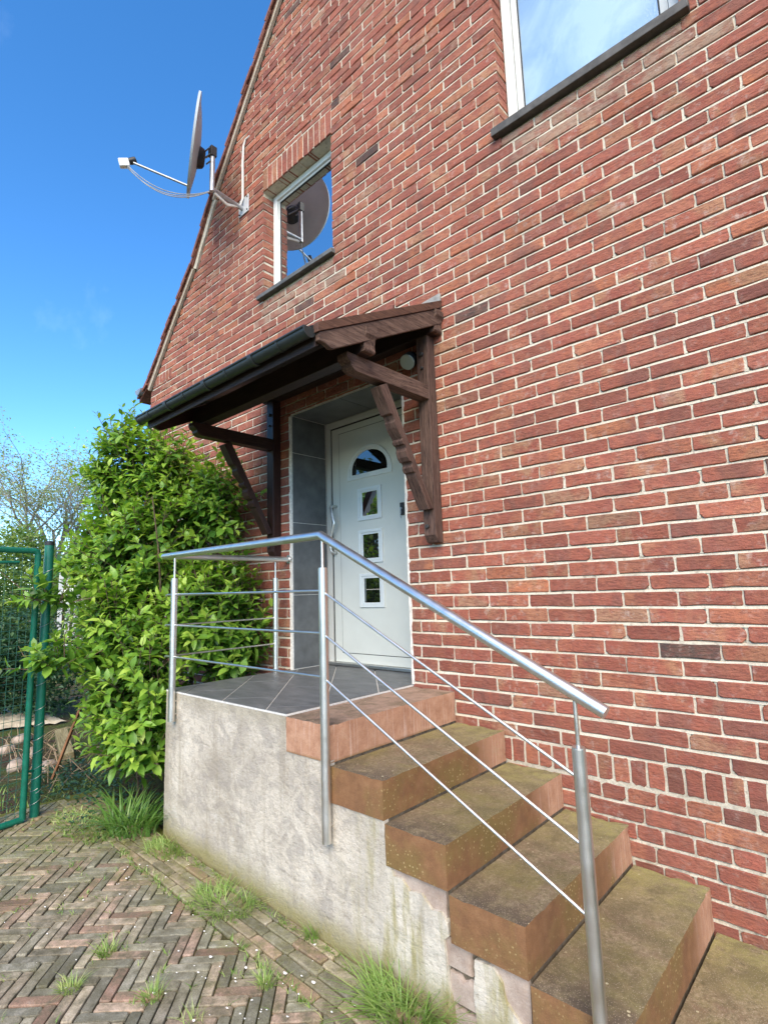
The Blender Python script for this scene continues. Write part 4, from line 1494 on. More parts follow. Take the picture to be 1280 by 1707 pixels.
    def collar(x, w, e, nm):
        pr = [(yc + (r + e) * math.cos(t), zc + (r + e) * math.sin(t) * 1.05) for t in [math.pi - .15 + (math.pi + .3) * i / 14 for i in range(15)]]
        pr2 = [(yc + (r + .0005) * math.cos(t), zc + (r + .0005) * math.sin(t) * 1.05) for t in [2 * math.pi + .15 - (math.pi + .3) * i / 14 for i in range(15)]]
        MB().prism(pr + pr2, 'x', x - w, x + w).build(nm, MAT['gutter'], g, bevel=0.002)
    for x in (-2.42, -2.92, -3.42): collar(x, .018, .007, 'gutter_union')
    for x in (-2.18, -2.68, -3.18, -3.68): collar(x, .008, .004, 'gutter_clip')
    for x in (xl - .024, xr - .030):
        MB().prism([(yc + (r + .004) * math.cos(t), zc + (r + .004) * math.sin(t) * 1.05) for t in [math.pi + math.pi * i / 14 for i in range(15)]] + [(yc + r + .004, zc + .012), (yc - r - .004, zc + .012)], 'x', x, x + .006).build('gutter_end_cap', MAT['gutter'], g, bevel=0.002)
    slab('fascia', MAT['stain_x'], xl + .03, xr - .034, YE + .022, YE, 0.047, 0.120)


MAT['flash'] = simple('lead_flashing', (0.30, 0.285, 0.26), 0.8, 0.3, nscale=20, namp=0.35, bump=0.4)
build_canopy()


def build_lamp():
    L = empty('porch_lamp', 'round black wall lamp with pale disc face beside the canopy post', 'lamp', (-2.20, 0, 2.12))
    ax = Vector((0.10, -0.78, -0.62)).normalized()
    c = Vector((-2.165, -0.085, 2.10))
    MB().tube([c - ax * .075, c - ax * .07, c - ax * .012, c - ax * .004], [.045, .052, .056, .055], 28).build('housing', MAT['black_plastic'], L, smooth=True)
    MB().tube([c - ax * .006, c + ax * .001, c + ax * .004], [.0525, .0525, .049], 28).build('diffuser', MAT['lamp_face'], L, smooth=True)
    MB().tube([Vector((-2.18, -.003, 2.15)), c - ax * .06], .014, 10).build('wall_arm', MAT['black_plastic'], L, smooth=True)
    MB().cyl((-2.18, -.012, 2.15), (-2.18, -.001, 2.15), .035, 16).build('backplate', MAT['black_plastic'], L, smooth=True)


build_lamp()


def build_dish():
    D = empty('satellite_dish', 'grey satellite dish on a steel wall arm near the gable edge', 'satellite dish', (-4.25, -0.02, 4.25))
    C = Vector((-4.385, -0.475, 4.885))
    n = Vector((-0.425, -0.898, 0.10)).normalized()
    u = Vector((0, 0, 1)).cross(n).normalized()      # sideways
    v = n.cross(u).normalized()                       # up in the dish plane
    if v.z < 0: v = -v
    ru, rv, dep = 0.425, 0.470, 0.062
    NR, NA = 9, 48
    V = []; F = []
    for layer, off in ((0, 0.0), (1, -0.006)):
        V.append(tuple(C + n * (off - dep)))
        for i in range(1, NR + 1):
            q = i / NR
            for a in range(NA):
                t = 2 * math.pi * a / NA
                rim = 0.006 if i == NR else 0
                V.append(tuple(C + u * (ru * q * math.cos(t)) + v * (rv * q * math.sin(t)) + n * (dep * (q * q - 1) + off - (0.014 if (i == NR and layer == 1) else 0))))
    N1 = 1 + NR * NA
    for layer in (0, 1):
        b = layer * N1
        for a in range(NA):
            a2 = (a + 1) % NA
            F.append((b, b + 1 + a, b + 1 + a2))
            for i in range(NR - 1):
                F.append((b + 1 + i * NA + a, b + 1 + (i + 1) * NA + a, b + 1 + (i + 1) * NA + a2, b + 1 + i * NA + a2))
    for a in range(NA):
        a2 = (a + 1) % NA
        F.append((1 + (NR - 1) * NA + a, N1 + 1 + (NR - 1) * NA + a, N1 + 1 + (NR - 1) * NA + a2, 1 + (NR - 1) * NA + a2))
    MB().add(V, F).build('reflector', MAT['dish'], D, smooth=True)
    back = C - n * (dep + .01)
    pipe = Vector((-4.178, -0.385, 0))
    # black plastic hub and steel bracket towards the mast
    MB().tube([back - v * .10 + n * .02, back - v * .10 - n * .035, back - v * .10 - n * .05], [.105, .085, .06], 20).build('hub_cover', MAT['black_plastic'], D, smooth=True)
    hub = back - v * .10 - n * .04
    mast_p = Vector((pipe.x, pipe.y, hub.z - 0.03))
    dd = (mast_p - hub)
    br = MB()
    for s in (-.035, .035):
        o_ = Vector((0, 0, s))
        side = dd.normalized().cross(Vector((0, 0, 1)))
        for sg in (-.028, .028):
            a, b = hub + side * sg + o_, mast_p + side * sg + o_
            br.tube([a, b], .007, 8)
    br.build('bracket', MAT['galv'], D)
    MB().box(-.03, .03, -.03, .03, -.05, .05).build('mast_clamp', MAT['iron'], None, bevel=.004)
    cl = bpy.context.scene.objects['mast_clamp']; cl.location = mast_p; place(cl, D)
    MB().cyl((pipe.x, pipe.y, 4.335), (pipe.x, pipe.y, 4.705), .0235, 18).build('mast', MAT['galv'], D, smooth=True)
    MB().cyl((pipe.x + .002, pipe.y - .005, 4.36), (-4.255, -0.006, 4.405), .0215, 16).build('wall_arm', MAT['galv'], D, smooth=True)
    MB().prism([(-4.318, 4.335), (-4.150, 4.335), (-4.150, 4.512), (-4.318, 4.512)], 'y', -0.010, -0.002).build('wall_plate', MAT['zincplate'], D, bevel=0.003)
    for x in (-4.300, -4.168):
        for z in (4.355, 4.492): MB().cyl((x, -.016, z), (x, -.008, z), .008, 8).build('plate_bolt', MAT['iron'], D)
    lnb = Vector((-4.68, -0.945, 4.605))
    foot = C - v * (rv * .93) - n * .02
    MB().tube([foot + n * .0, lnb + Vector((.03, .03, -.012))], .011, 10).build('feed_arm', MAT['galv'], D, smooth=True)
    ax = (C + n * -.03 - lnb).normalized()
    hd = MB().tube([lnb + ax * .065, lnb + ax * .05, lnb + ax * .01, lnb - ax * .012], [.028, .032, .030, .020], 16).build('feed_horn', MAT['black_plastic'], D, smooth=True)
    b = MB().box(-.028, .028, -.06, .03, -.045, .028).build('feed_head', MAT['white_plastic'], None, bevel=.008)
    b.location = lnb - ax * .03; b.rotation_euler = (0.25, 0.1, R(-28)); place(b, D)
    # sagging coax
    for k, dz in enumerate((0.0, 0.022, -0.015)):
        a = lnb + Vector((-.01 + .012 * k, -.02, -.055)); e = Vector((pipe.x, pipe.y, 4.345))
        pts = []
        for i in range(15):
            t = i / 14
            p = a.lerp(e, t); p.z -= (0.17 + dz) * 4 * t * (1 - t) * (1 - .15 * t)
            pts.append(p)
        MB().tube(pts, .0042, 6).build('coax_cable', MAT['cable'], D, smooth=True)
    for k in (0, 1):
        pts = [Vector((pipe.x, pipe.y + .02, 4.33 + .012 * k)), Vector((-4.22, -.2, 4.318 + .014 * k)), Vector((-4.24, -.05, 4.395)), Vector((-4.235 + .012 * k, -.022, 4.50)), Vector((-4.250 + .014 * k, -.014, 4.70)), Vector((-4.255 + .013 * k, -.013, 4.90)), Vector((-4.240 + .01 * k, -.013, 5.09)), Vector((-4.200, -.012, 5.145)), Vector((-4.15, .006, 5.165))]
        MB().tube(pts, .0085, 8).build('wall_cable', MAT['cable_white'], D, smooth=True)


MAT['zincplate'] = simple('zinc_plated_steel', (0.62, 0.63, 0.64), 0.5, 0.5, 0.3, nscale=20, namp=0.12, bump=0.05)
build_dish()

# ------------------------------------------------------------------ garden gate and its post
def build_gate():
    px, py = -4.490, -1.470
    P = empty('gate_post', 'green steel gate post with black cap, half hidden by the shrub', 'post', (px, py, gz(px)))
    MB().cyl((px, py, gz(px) - .1), (px + .0, py, 1.012), .0305, 24).build('tube', MAT['green'], P, smooth=True)
    MB().tube([(px, py, 1.005), (px, py, 1.030), (px, py, 1.036)], [.0325, .0325, .026], 24).build('cap', MAT['black_plastic'], P, smooth=True)
    rr = random.Random(8)
    zs = [-.78, -.70, -.62, -.54, -.45, -.36, -.27, -.16, .02, .18, .42, .66, .80]
    for z in zs:
        t0 = rr.uniform(0, 6.28)
        pts = [(px + .0325 * math.cos(t0 + a), py + .0325 * math.sin(t0 + a), z + .012 * math.sin(a + t0) + .004 * a) for a in [2 * math.pi * i / 16 * 1.05 for i in range(17)]]
        MB().tube(pts, .0016, 6).build('tie_wire', MAT['steel_wire'], P, smooth=True)
    G = empty('garden_gate', 'green wire mesh garden gate with tubular frame at the left edge', 'gate', (-4.43, -1.6, gz(-4.43)))
    a = Vector((-4.445, -1.552, 0)); d = Vector((0.16, -0.987, 0)).normalized()
    W = 1.05
    zb, zt = -0.845, 0.958
    b = a + d * W
    MB().tube([(a.x, a.y, zb), (a.x, a.y, zt - .03), (a.x + d.x * .01, a.y + d.y * .01, zt - .008), (a.x + d.x * .03, a.y + d.y * .03, zt), (b.x, b.y, zt), (b.x, b.y, zb), (a.x, a.y, zb)], .0205, 16, False).build('frame', MAT['green'], G, smooth=True)
    m = MB()
    x = 0.05
    while x < W:
        p = a + d * x; m.cyl((p.x, p.y, zb), (p.x, p.y, zt), .0016, 5); x += 0.05
    z = zb + .05
    while z < zt:
        p, q = a, b; m.cyl((p.x, p.y, z), (q.x, q.y, z), .0016, 5); z += 0.05
    o = m.build('wire_mesh', MAT['wire'], G)
    o['kind'] = 'stuff'
    p = a + d * .12; q = a + d * .40
    MB().cyl((p.x, p.y, 0.875), (q.x, q.y, 0.865), .011, 10).build('latch_bar', MAT['green'], G, smooth=True)
    # hinges between post and gate
    for z in (0.62, -0.55):
        MB().cyl((px, py, z), (a.x, a.y, z), .009, 8).build('hinge', MAT['green'], G, smooth=True)


build_gate()

# ------------------------------------------------------------------ vegetation
def leaf_template(fold=0.25, curl=0.22, w=0.5):
    """unit leaf along +x, normal +z"""
    mid = [(0, 0, 0), (.33, 0, -.02), (.68, 0, -.05 - curl * .25), (1.0, 0, -.10 - curl * .6)]
    V = mid + [(.30, w * .46, fold * w * .45), (.66, w * .42, fold * w * .35 - .05 - curl * .2), (.30, -w * .46, fold * w * .45), (.66, -w * .42, fold * w * .35 - .05 - curl * .2)]
    F = [(0, 1, 4), (1, 2, 5, 4), (2, 3, 5), (0, 6, 1), (1, 6, 7, 2), (2, 7, 3)]
    return np.array(V), F


LEAFS = [leaf_template(.25, .15, .50), leaf_template(.45, .35, .46), leaf_template(.1, .05, .54), leaf_template(.35, .6, .48)]


def frame_from(d, nrm):
    d = d.normalized()
    s = nrm.cross(d)
    if s.length < 1e-4: s = Vector((1, 0, 0)).cross(d)
    s.normalize()
    n = d.cross(s)
    return d, s, n


def grow_shrub(name, label, cat, lobes, seed, density, leaf_len, mats, parts=300, reject=None, stems=None, base=None, pick=None):
    rr = random.Random(seed)
    root = empty(name, label, cat, base)
    leaves = []       # (origin, d, s, n, size, tone, variant)
    tw = MB()
    for lobe in lobes:
        c, r, k = lobe[:3]; ls = lobe[3] if len(lobe) > 3 else 1.0
        c = Vector(c); r = Vector(r)
        ns = int(density * k * (r.x * r.y + r.y * r.z + r.x * r.z) / 0.3)
        for _ in range(ns):
            # a point well inside, pushed outwards to a tip near the skin
            dirv = Vector((rr.gauss(0, 1), rr.gauss(0, 1), rr.gauss(.15, 1))).normalized()
            q = rr.uniform(.35, .8)
            o = c + Vector((dirv.x * r.x, dirv.y * r.y, dirv.z * r.z)) * q
            grow = (Vector((dirv.x * .75, dirv.y * .75, dirv.z * .45 + .62)) + Vector((rr.gauss(0, .25), rr.gauss(0, .25), rr.gauss(0, .2)))).normalized()
            L = rr.uniform(.16, .36) * ls
            if dirv.z > .35 and rr.random() < .4:
                grow = (grow + Vector((0, 0, 1.2))).normalized(); L *= 1.25
            n = rr.randint(4, 7)
            phi = rr.uniform(0, 6.28)
            a0 = Vector((0, 0, 1)) if abs(grow.z) < .9 else Vector((1, 0, 0))
            s0 = grow.cross(a0).normalized(); t0 = grow.cross(s0)
            droop = rr.uniform(-.05, .25)
            pts = []
            for i in range(n + 1):
                t = i / n
                p = o + grow * (L * t) + Vector((0, 0, -droop * L * t * t))
                pts.append(p)
                ph = phi + (i % 2) * math.pi / 2
                for sg in (0, math.pi):
                    if rr.random() < .06: continue
                    side = s0 * math.cos(ph + sg) + t0 * math.sin(ph + sg)
                    openness = .95 - .55 * t ** 2
                    d = (side * openness + grow * (1 - openness * .55) + Vector((0, 0, rr.uniform(-.35, .05) * (1 - t)))).normalized()
                    nn = (grow * .8 + Vector((0, 0, .7)) + Vector((rr.gauss(0, .25), rr.gauss(0, .25), 0))).normalized()
                    size = leaf_len * rr.triangular(.5, 1.4, .95) * (1.0 - .45 * t ** 3) * (.6 + .4 * min(1, t * 3 + .3))
                    if reject and (reject(p) or reject(p + d * size)): continue
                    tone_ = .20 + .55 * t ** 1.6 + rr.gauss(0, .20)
                    if rr.random() < .012: tone_ = 1.0
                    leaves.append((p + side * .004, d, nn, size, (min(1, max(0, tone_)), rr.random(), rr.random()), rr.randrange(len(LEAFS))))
            if not (reject and (reject(pts[0]) or reject(pts[-1]))):
                tw.tube(pts, [.0028] * (len(pts) - 1) + [.0012], 4, False)
    # stems
    for pts, r0 in stems or []:
        MB().tube(pts, [r0 * (1 - .7 * i / (len(pts) - 1)) for i in range(len(pts))], 8).build('stem', MAT['bark'], root, smooth=True)
    # a few bare dead twigs poking out
    for _ in range(46):
        lobe = rr.choice(lobes); c = Vector(lobe[0]); r = Vector(lobe[1])
        dv = Vector((rr.gauss(0, 1), rr.gauss(-.3, 1), rr.gauss(.1, .8))).normalized()
        a = c + Vector((dv.x * r.x, dv.y * r.y, dv.z * r.z)) * .7; b = a + (dv + Vector((0, 0, .5))).normalized() * rr.uniform(.15, .4)
        if reject and (reject(a) or reject(b)): continue
        tw.tube([a, (a + b) / 2 + Vector((rr.gauss(0, .02), rr.gauss(0, .02), 0)), b], [.004, .003, .0012], 5, False)
    tw.build('twigs', MAT['bark'], root)['kind'] = 'stuff'
    def key(l):
        u, v, z = project(l[0])
        if not (0 < u < 1280 and 0 < v < 1707): return 1e9
        return z / l[3]
    order = sorted(range(len(leaves)), key=lambda i: key(leaves[i]))
    mesh_var = [mesh_from('leaf', V, F, mats[0], None, True) for V, F in LEAFS]
    J = Joined()
    for rank, i in enumerate(order):
        p, d, nn, size, t, vi = leaves[i]
        X, Y, Z = frame_from(d, nn)
        if rank < parts:
            o = bpy.data.objects.new('leaf', mesh_var[vi])
            link(o)
            o.matrix_world = Matrix(((X.x * size, Y.x * size, Z.x * size, p.x), (X.y * size, Y.y * size, Z.y * size, p.y), (X.z * size, Y.z * size, Z.z * size, p.z), (0, 0, 0, 1)))
            o.color = (*t, 1)
            place(o, root)
        else:
            V, F = LEAFS[vi]
            A = np.array([[X.x, X.y, X.z], [Y.x, Y.y, Y.z], [Z.x, Z.y, Z.z]]) * size
            J.add(V @ A + np.array(p), F, t)
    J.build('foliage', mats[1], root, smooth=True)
    return root


def in_solid(p):
    if p.y > -0.03 and p.x > -6.2: return True
    if p.x > -3.63 and p.y > -1.08 and p.z < 2.2: return True
    if p.z < gz(p.x) + .02: return True
    if math.hypot(p.x + 4.49, p.y + 1.47) < .04: return True
    return False


rs = random.Random(77)
stems = []
for k in range(11):
    bx, by = -4.35 + rs.uniform(-.30, .35), -.62 + rs.uniform(-.25, .25)
    tx, ty = bx + rs.uniform(-.7, .35), min(-.15, by + rs.uniform(-.35, .3))
    h = rs.uniform(1.2, 2.6)
    stems.append(([(bx + (tx - bx) * (i / 6) ** 1.4 + rs.uniform(-.02, .02), by + (ty - by) * (i / 6) ** 1.4 + rs.uniform(-.02, .02), gz(bx) + h * i / 6) for i in range(7)], rs.uniform(.010, .018)))
LOBES = [((-4.98, -.74, 1.62), (.30, .27, .62), 1.0), ((-4.66, -.76, .85), (.52, .36, .66), 1.0),
         ((-4.18, -.30, 1.30), (.32, .22, .42), .9), ((-4.02, -.45, .35), (.32, .38, .55), 1.0), ((-5.05, -.92, .90), (.34, .22, .40), .9, .8),
         ((-4.12, -.94, -.15), (.40, .24, .48), 1.2), ((-4.30, -1.46, .60), (.12, .20, .05), .9, .6), ((-4.24, -1.44, .16), (.13, .20, .06), 1.0, .6),
         ((-4.36, -1.00, .25), (.34, .22, .50), 1.1, .85), ((-3.86, -.26, .30), (.18, .20, .75), .8), ((-4.6, -.42, 1.2), (.40, .28, .6), .8), ((-4.85, -.85, .35), (.36, .24, .40), .8), ((-3.98, -.99, -.42), (.30, .16, .28), 1.3, .8), ((-4.35, -.95, -.40), (.35, .2, .25), .8, .8), ((-4.68, -.55, 1.62), (.34, .24, .42), .9)]
grow_shrub('leafy_shrub', 'tall green broadleaf shrub between garden gate and landing', 'shrub', LOBES, 31, 120, .100, (MAT['leaf_obj'], MAT['leaf_attr']), 300, in_solid, stems, (-4.35, -.65, gz(-4.35)))


def blade(J, p, az, h, w, lean, tone_, segs=4, curl=1.6):
    d = Vector((math.cos(az), math.sin(az), 0)); s = Vector((-d.y, d.x, 0))
    V = []; F = []
    for i in range(segs + 1):
        t = i / segs
        c = Vector(p) + Vector((0, 0, 1)) * (h * (t - .28 * lean * t ** 2 * curl * .6)) + d * (h * lean * t ** 1.7)
        ww = w * (1 - t ** 1.5) * .5
        if i < segs:
            V += [tuple(c - s * ww), tuple(c + s * ww + d * .001)]
        else: V.append(tuple(c))
    for i in range(segs - 1): F.append((2 * i, 2 * i + 1, 2 * i + 3, 2 * i + 2))
    F.append((2 * segs - 2, 2 * segs - 1, 2 * segs))
    J.add(np.array(V), F, tone_)


def tuft(name, label, cat, x, y, spread, n, h, w, mat, seed, group=None, lean=(.3, 1.1), tones=(.1, 1.0), elong=1.0):
    rr = random.Random(seed)
    J = Joined()
    z = gz(x)
    for i in range(n):
        a = rr.uniform(0, 6.283); q = spread * math.sqrt(rr.random())
        px, py = x + q * math.cos(a) * elong, y + q * math.sin(a) / elong
        if py > -1.006 and px > -3.58: py = -1.008 - rr.random() * .03
        az = a + rr.gauss(0, .7)
        if py > -1.06 and px > -3.6 and math.sin(az) > 0: az = -az
        blade(J, (px, py, z - .006), az, h * rr.uniform(.45, 1.15), w * rr.uniform(.7, 1.2), rr.uniform(*lean), (min(1, max(0, rr.triangular(tones[0], tones[1]))), rr.random(), rr.random()))
    o = J.build(name, mat, None, kind=None)
    tag(o, label, cat, group)
    return o


GG = 'grass tufts growing in the paving'
tuft('grass_tuft', 'broad grass tuft at the foot of the plaster wall, middle of its length', 'grass', -2.60, -1.15, .14, 330, .085, .0055, MAT['grass'], 1, GG, (.6, 1.9), elong=1.35)
tuft('grass_tuft', 'bushy grass tuft at the foot of the steps, bottom edge', 'grass', -1.48, -1.10, .12, 300, .16, .0066, MAT['grass'], 2, GG, (.6, 1.9), (.05, .85), 1.3)
tuft('grass_tuft', 'small pale grass tuft in the herringbone paving, nearest the gate', 'grass', -2.66, -1.68, .035, 84, .075, .0046, MAT['grass'], 3, GG, (.4, 1.4))
tuft('grass_tuft', 'yellowish grass tuft in the herringbone paving near the bottom left', 'grass', -2.56, -1.86, .035, 98, .055, .0046, MAT['grass'], 4, GG, (.4, 1.5), (.4, 1.0))
tuft('grass_tuft', 'small bright grass tuft in the middle of the herringbone paving', 'grass', -2.27, -1.665, .035, 84, .065, .0046, MAT['grass'], 5, GG, (.4, 1.4))
tuft('grass_tuft', 'small grass tuft beside the straight border course', 'grass', -2.00, -1.335, .032, 77, .065, .0046, MAT['grass'], 6, GG, (.4, 1.4))
tuft('grass_tuft', 'thin grass tuft close against the plaster wall below the front post', 'grass', -2.07, -1.03, .03, 47, .075, .0046, MAT['grass'], 7, GG, (.2, .9), (.0, .6))
tuft('grass_tuft', 'sparse yellow grass tuft at the bottom edge of the paving', 'grass', -2.05, -1.62, .04, 34, .06, .003, MAT['grass'], 8, GG, (.6, 1.6), (.5, 1.0))
tuft('grass_tuft', 'low mossy grass clump at the left corner of the plaster wall', 'grass', -3.36, -1.10, .12, 330, .07, .005, MAT['grass'], 9, GG, (.4, 1.4), (.2, 1.0), 1.3)
tuft('strap_leaf_clump', 'arching strap leaved clump below the shrub, next to plaster wall corner', 'plant', -3.80, -1.10, .17, 190, .27, .014, MAT['strap'], 10, None, (.5, 1.7), (.05, .9), 1.2)
tuft('weed_patch', 'yellow green weeds at paving edge beside the gate', 'plant', -4.10, -1.30, .22, 520, .05, .009, MAT['grass'], 11, None, (.5, 1.5), (.3, 1.0), 1.6)

# dark low ground cover below the shrub
def ground_cover():
    rr = random.Random(14)
    J = Joined()
    for i in range(1500):
        x = rr.uniform(-5.6, -3.75); y = -1.0 + rr.gauss(0, .16) + (-4.4 - x) * .02
        if in_solid(Vector((x, y, gz(x) + .1))): continue
        h = rr.uniform(.01, .20) * (1 - min(1, abs(x + 4.6) / 1.1) * .6)
        a = rr.uniform(0, 6.28)
        d = Vector((math.cos(a), math.sin(a), rr.uniform(-.2, .5)))
        X, Y, Z = frame_from(d, Vector((rr.gauss(0, .3), rr.gauss(0, .3), 1)))
        size = rr.uniform(.025, .05)
        V, F = LEAFS[rr.randrange(4)]
        A = np.array([[X.x, X.y, X.z], [Y.x, Y.y, Y.z], [Z.x, Z.y, Z.z]]) * size
        J.add(V @ A + np.array((x, y, gz(x) - .06 + h)), F, (rr.random(), rr.random(), rr.random()))
    o = J.build('ground_cover', MAT['cover'], None, smooth=True)
    tag(o, 'dark small leaved ground cover under the shrub', 'ground cover', kind='stuff')


ground_cover()


def lawn_weeds():
    """short weeds on the soil beyond the gate"""
    rr = random.Random(15)
    J = Joined()
    for i in range(5200):
        x = -4.75 - 8 * rr.random() ** 1.6; y = rr.uniform(-3.2, 1.6)
        if y > -.1 and x > -6.3: continue
        n = math.sin(x * 1.7 + y * 2.3) + math.sin(x * .9 - y * 1.9 + 2)
        if n < .1: continue
        blade(J, (x, y, gz(x) - .075), rr.uniform(0, 6.28), rr.uniform(.04, .13), rr.uniform(.006, .012), rr.uniform(.3, 1.2), (rr.random(), rr.random(), rr.random()), 3)
    o = J.build('weeds', MAT['grass'], None)
    tag(o, 'short green weeds on the garden soil', 'weeds', kind='stuff')


lawn_weeds()


def litter():
    rr = random.Random(16)
    J = Joined()
    for i in range(100):
        x = rr.uniform(-3.4, -1.5); y = -1.5 + rr.gauss(0, .28)
        if rr.random() < .35: x, y = -1.95 + rr.gauss(0, .2), -1.45 + rr.gauss(0, .12)
        if y > -1.04: continue
        s = rr.uniform(.002, .0065) * (1 if rr.random() > .1 else 1.9)
        a = rr.uniform(0, 6.28)
        V = []; m = 6
        for k in range(m):
            t = a + 2 * math.pi * k / m; q = s * rr.uniform(.6, 1.1)
            V.append((x + q * math.cos(t) * 1.3, y + q * math.sin(t) * .8, gz(x) + .006 + rr.uniform(0, .002)))
        V.append((x, y, gz(x) + .009))
        J.add(np.array(V), [(k, (k + 1) % m, m) for k in range(m)], (.5, .5, .5))
    o = J.build('fallen_petals', MAT['petal'], None)
    tag(o, 'white fallen petals and chips scattered on the paving', 'petals', kind='stuff')


litter()


def joint_weeds():
    rr = random.Random(19)
    J = Joined()
    for i in range(420):
        q = rr.random()
        if q < .45: x, y = rr.uniform(-3.55, -1.05), -1.012 - abs(rr.gauss(0, .02))
        elif q < .7: x, y = rr.uniform(-3.9, -1.2), -1.275 + rr.gauss(0, .012)
        elif q < .85: x, y = rr.uniform(-4.6, -3.0), rr.uniform(-1.75, -1.2)
        else: x, y = rr.uniform(-3.6, -1.6), rr.uniform(-2.1, -1.3)
        for k in range(rr.randint(3, 8)):
            blade(J, (x + rr.gauss(0, .008), y - abs(rr.gauss(0, .006)), gz(x) - .008), rr.uniform(3.3, 6.1) if y > -1.05 else rr.uniform(0, 6.28), rr.uniform(.012, .040), rr.uniform(.003, .007), rr.uniform(.3, 1.6), (rr.random(), rr.random(), rr.random()), 2)
    o = J.build('joint_weeds', MAT['grass'], None)
    tag(o, 'tiny weeds sprouting from the paving joints and along the wall foot', 'weeds', kind='stuff')


joint_weeds()


# ------------------------------------------------------------------ garden behind the gate
def garden():
    rr = random.Random(18)
    o = MB().box(-.014, .014, -.009, .009, -.32, .32).build('wooden_stake', MAT['stake'], None, bevel=.002)
    # leans from the ground into the shrub
    a, b = Vector((-5.30, -1.13, gz(-5.3) - .06)), Vector((-5.10, -0.98, -.25))
    o.location = (a + b) / 2; o.rotation_euler = (b - a).to_track_quat('Z', 'Y').to_euler()
    tag(o, 'reddish brown wooden stake leaning into the shrub beside gate post', 'stake')
    o = MB().box(-.33, .33, -.055, .055, -.06, .06).build('timber_beam', MAT['timber'], None, bevel=.006)
    o.location = (-6.05, -.80, gz(-6) + .02); o.rotation_euler = (R(8), R(9), R(-12))
    tag(o, 'short mossy timber beam lying behind the wooden stake', 'timber')
    stones = [(-6.6, -1.15, 'beige rubble stone behind the gate mesh, cut by the left picture edge'), (-6.3, -1.0, 'beige rubble stone behind the upright tube of the gate frame'),
              (-6.9, -.95, 'small beige rubble stone behind the gate mesh, farthest from the paving'), (-5.95, -1.22, 'beige rubble stone behind the gate mesh, closest to the paving'),
              (-5.7, -1.05, 'beige rubble stone just right of the gate post near the stake')]
    for i, (x, y, lab) in enumerate(stones):
        bm = bmesh.new(); bmesh.ops.create_icosphere(bm, subdivisions=2, radius=1)
        sx, sy, sz = rr.uniform(.07, .13), rr.uniform(.06, .1), rr.uniform(.04, .07)
        for v in bm.verts:
            k = 1 + .22 * math.sin(v.co.x * 3.1 + i) * math.cos(v.co.y * 2.7 + i * 2) + rr.uniform(-.06, .06)
            v.co = Vector((v.co.x * sx * k, v.co.y * sy * k, v.co.z * sz * k))
        me = bpy.data.meshes.new('rubble_stone'); bm.to_mesh(me); bm.free(); me.materials.append(MAT['stone'])
        me.polygons.foreach_set('use_smooth', [True] * len(me.polygons))
        s = bpy.data.objects.new('rubble_stone', me); s.location = (x, y, gz(x) - .045); link(s)
        tag(s, lab, 'stone', 'rubble stones behind the gate')
    # pale sand bags of rubble: a crumpled light sheet on the ground
    V = []; F = []; n = 14
    for j in range(n + 1):
        for i in range(n + 1):
            x, y = i / n - .5, j / n - .5
            r_ = 1 - max(abs(x), abs(y)) * 2
            V.append((-8.3 + x * 1.5 + y * .3, -.75 + y * .8, gz(-8) - .06 + .10 * max(0, r_) ** .5 * (.6 + .4 * math.sin(9 * x + 4 * y)) + rr.uniform(0, .03)))
    for j in range(n):
        for i in range(n): F.append((j * (n + 1) + i, j * (n + 1) + i + 1, (j + 1) * (n + 1) + i + 1, (j + 1) * (n + 1) + i))
    o = bpy.data.objects.new('sand_heap', mesh_from('sand_heap', V, F, MAT['sand'], None, True)); link(o)
    tag(o, 'pale sand heap on the garden ground seen through the gate', 'sand heap')
    # dry brush
    m = MB()
    for i in range(130):
        x = rr.uniform(-6.8, -5.0); y = -1.0 + rr.gauss(0, .2)
        if in_solid(Vector((x, y, gz(x) + .1))): continue
        a = rr.uniform(0, 6.28); L = rr.uniform(.15, .5)
        p = Vector((x, y, gz(x) - .05)); q = p + Vector((math.cos(a) * L, math.sin(a) * L * .5, rr.uniform(.0, .22)))
        if in_solid(q): continue
        m.tube([p, (p + q) / 2 + Vector((0, 0, rr.uniform(0, .06))), q], [.004, .003, .0015], 4, False)
    o = m.build('dry_brush', MAT['twig'], None)
    tag(o, 'tangle of dry twigs under the shrub', 'twigs', kind='stuff')


MAT['sand'] = simple('pale_sand', (0.50, 0.44, 0.34), 0.95, 0.1, nscale=8, namp=0.3, bump=0.4, bd=.02)
garden()


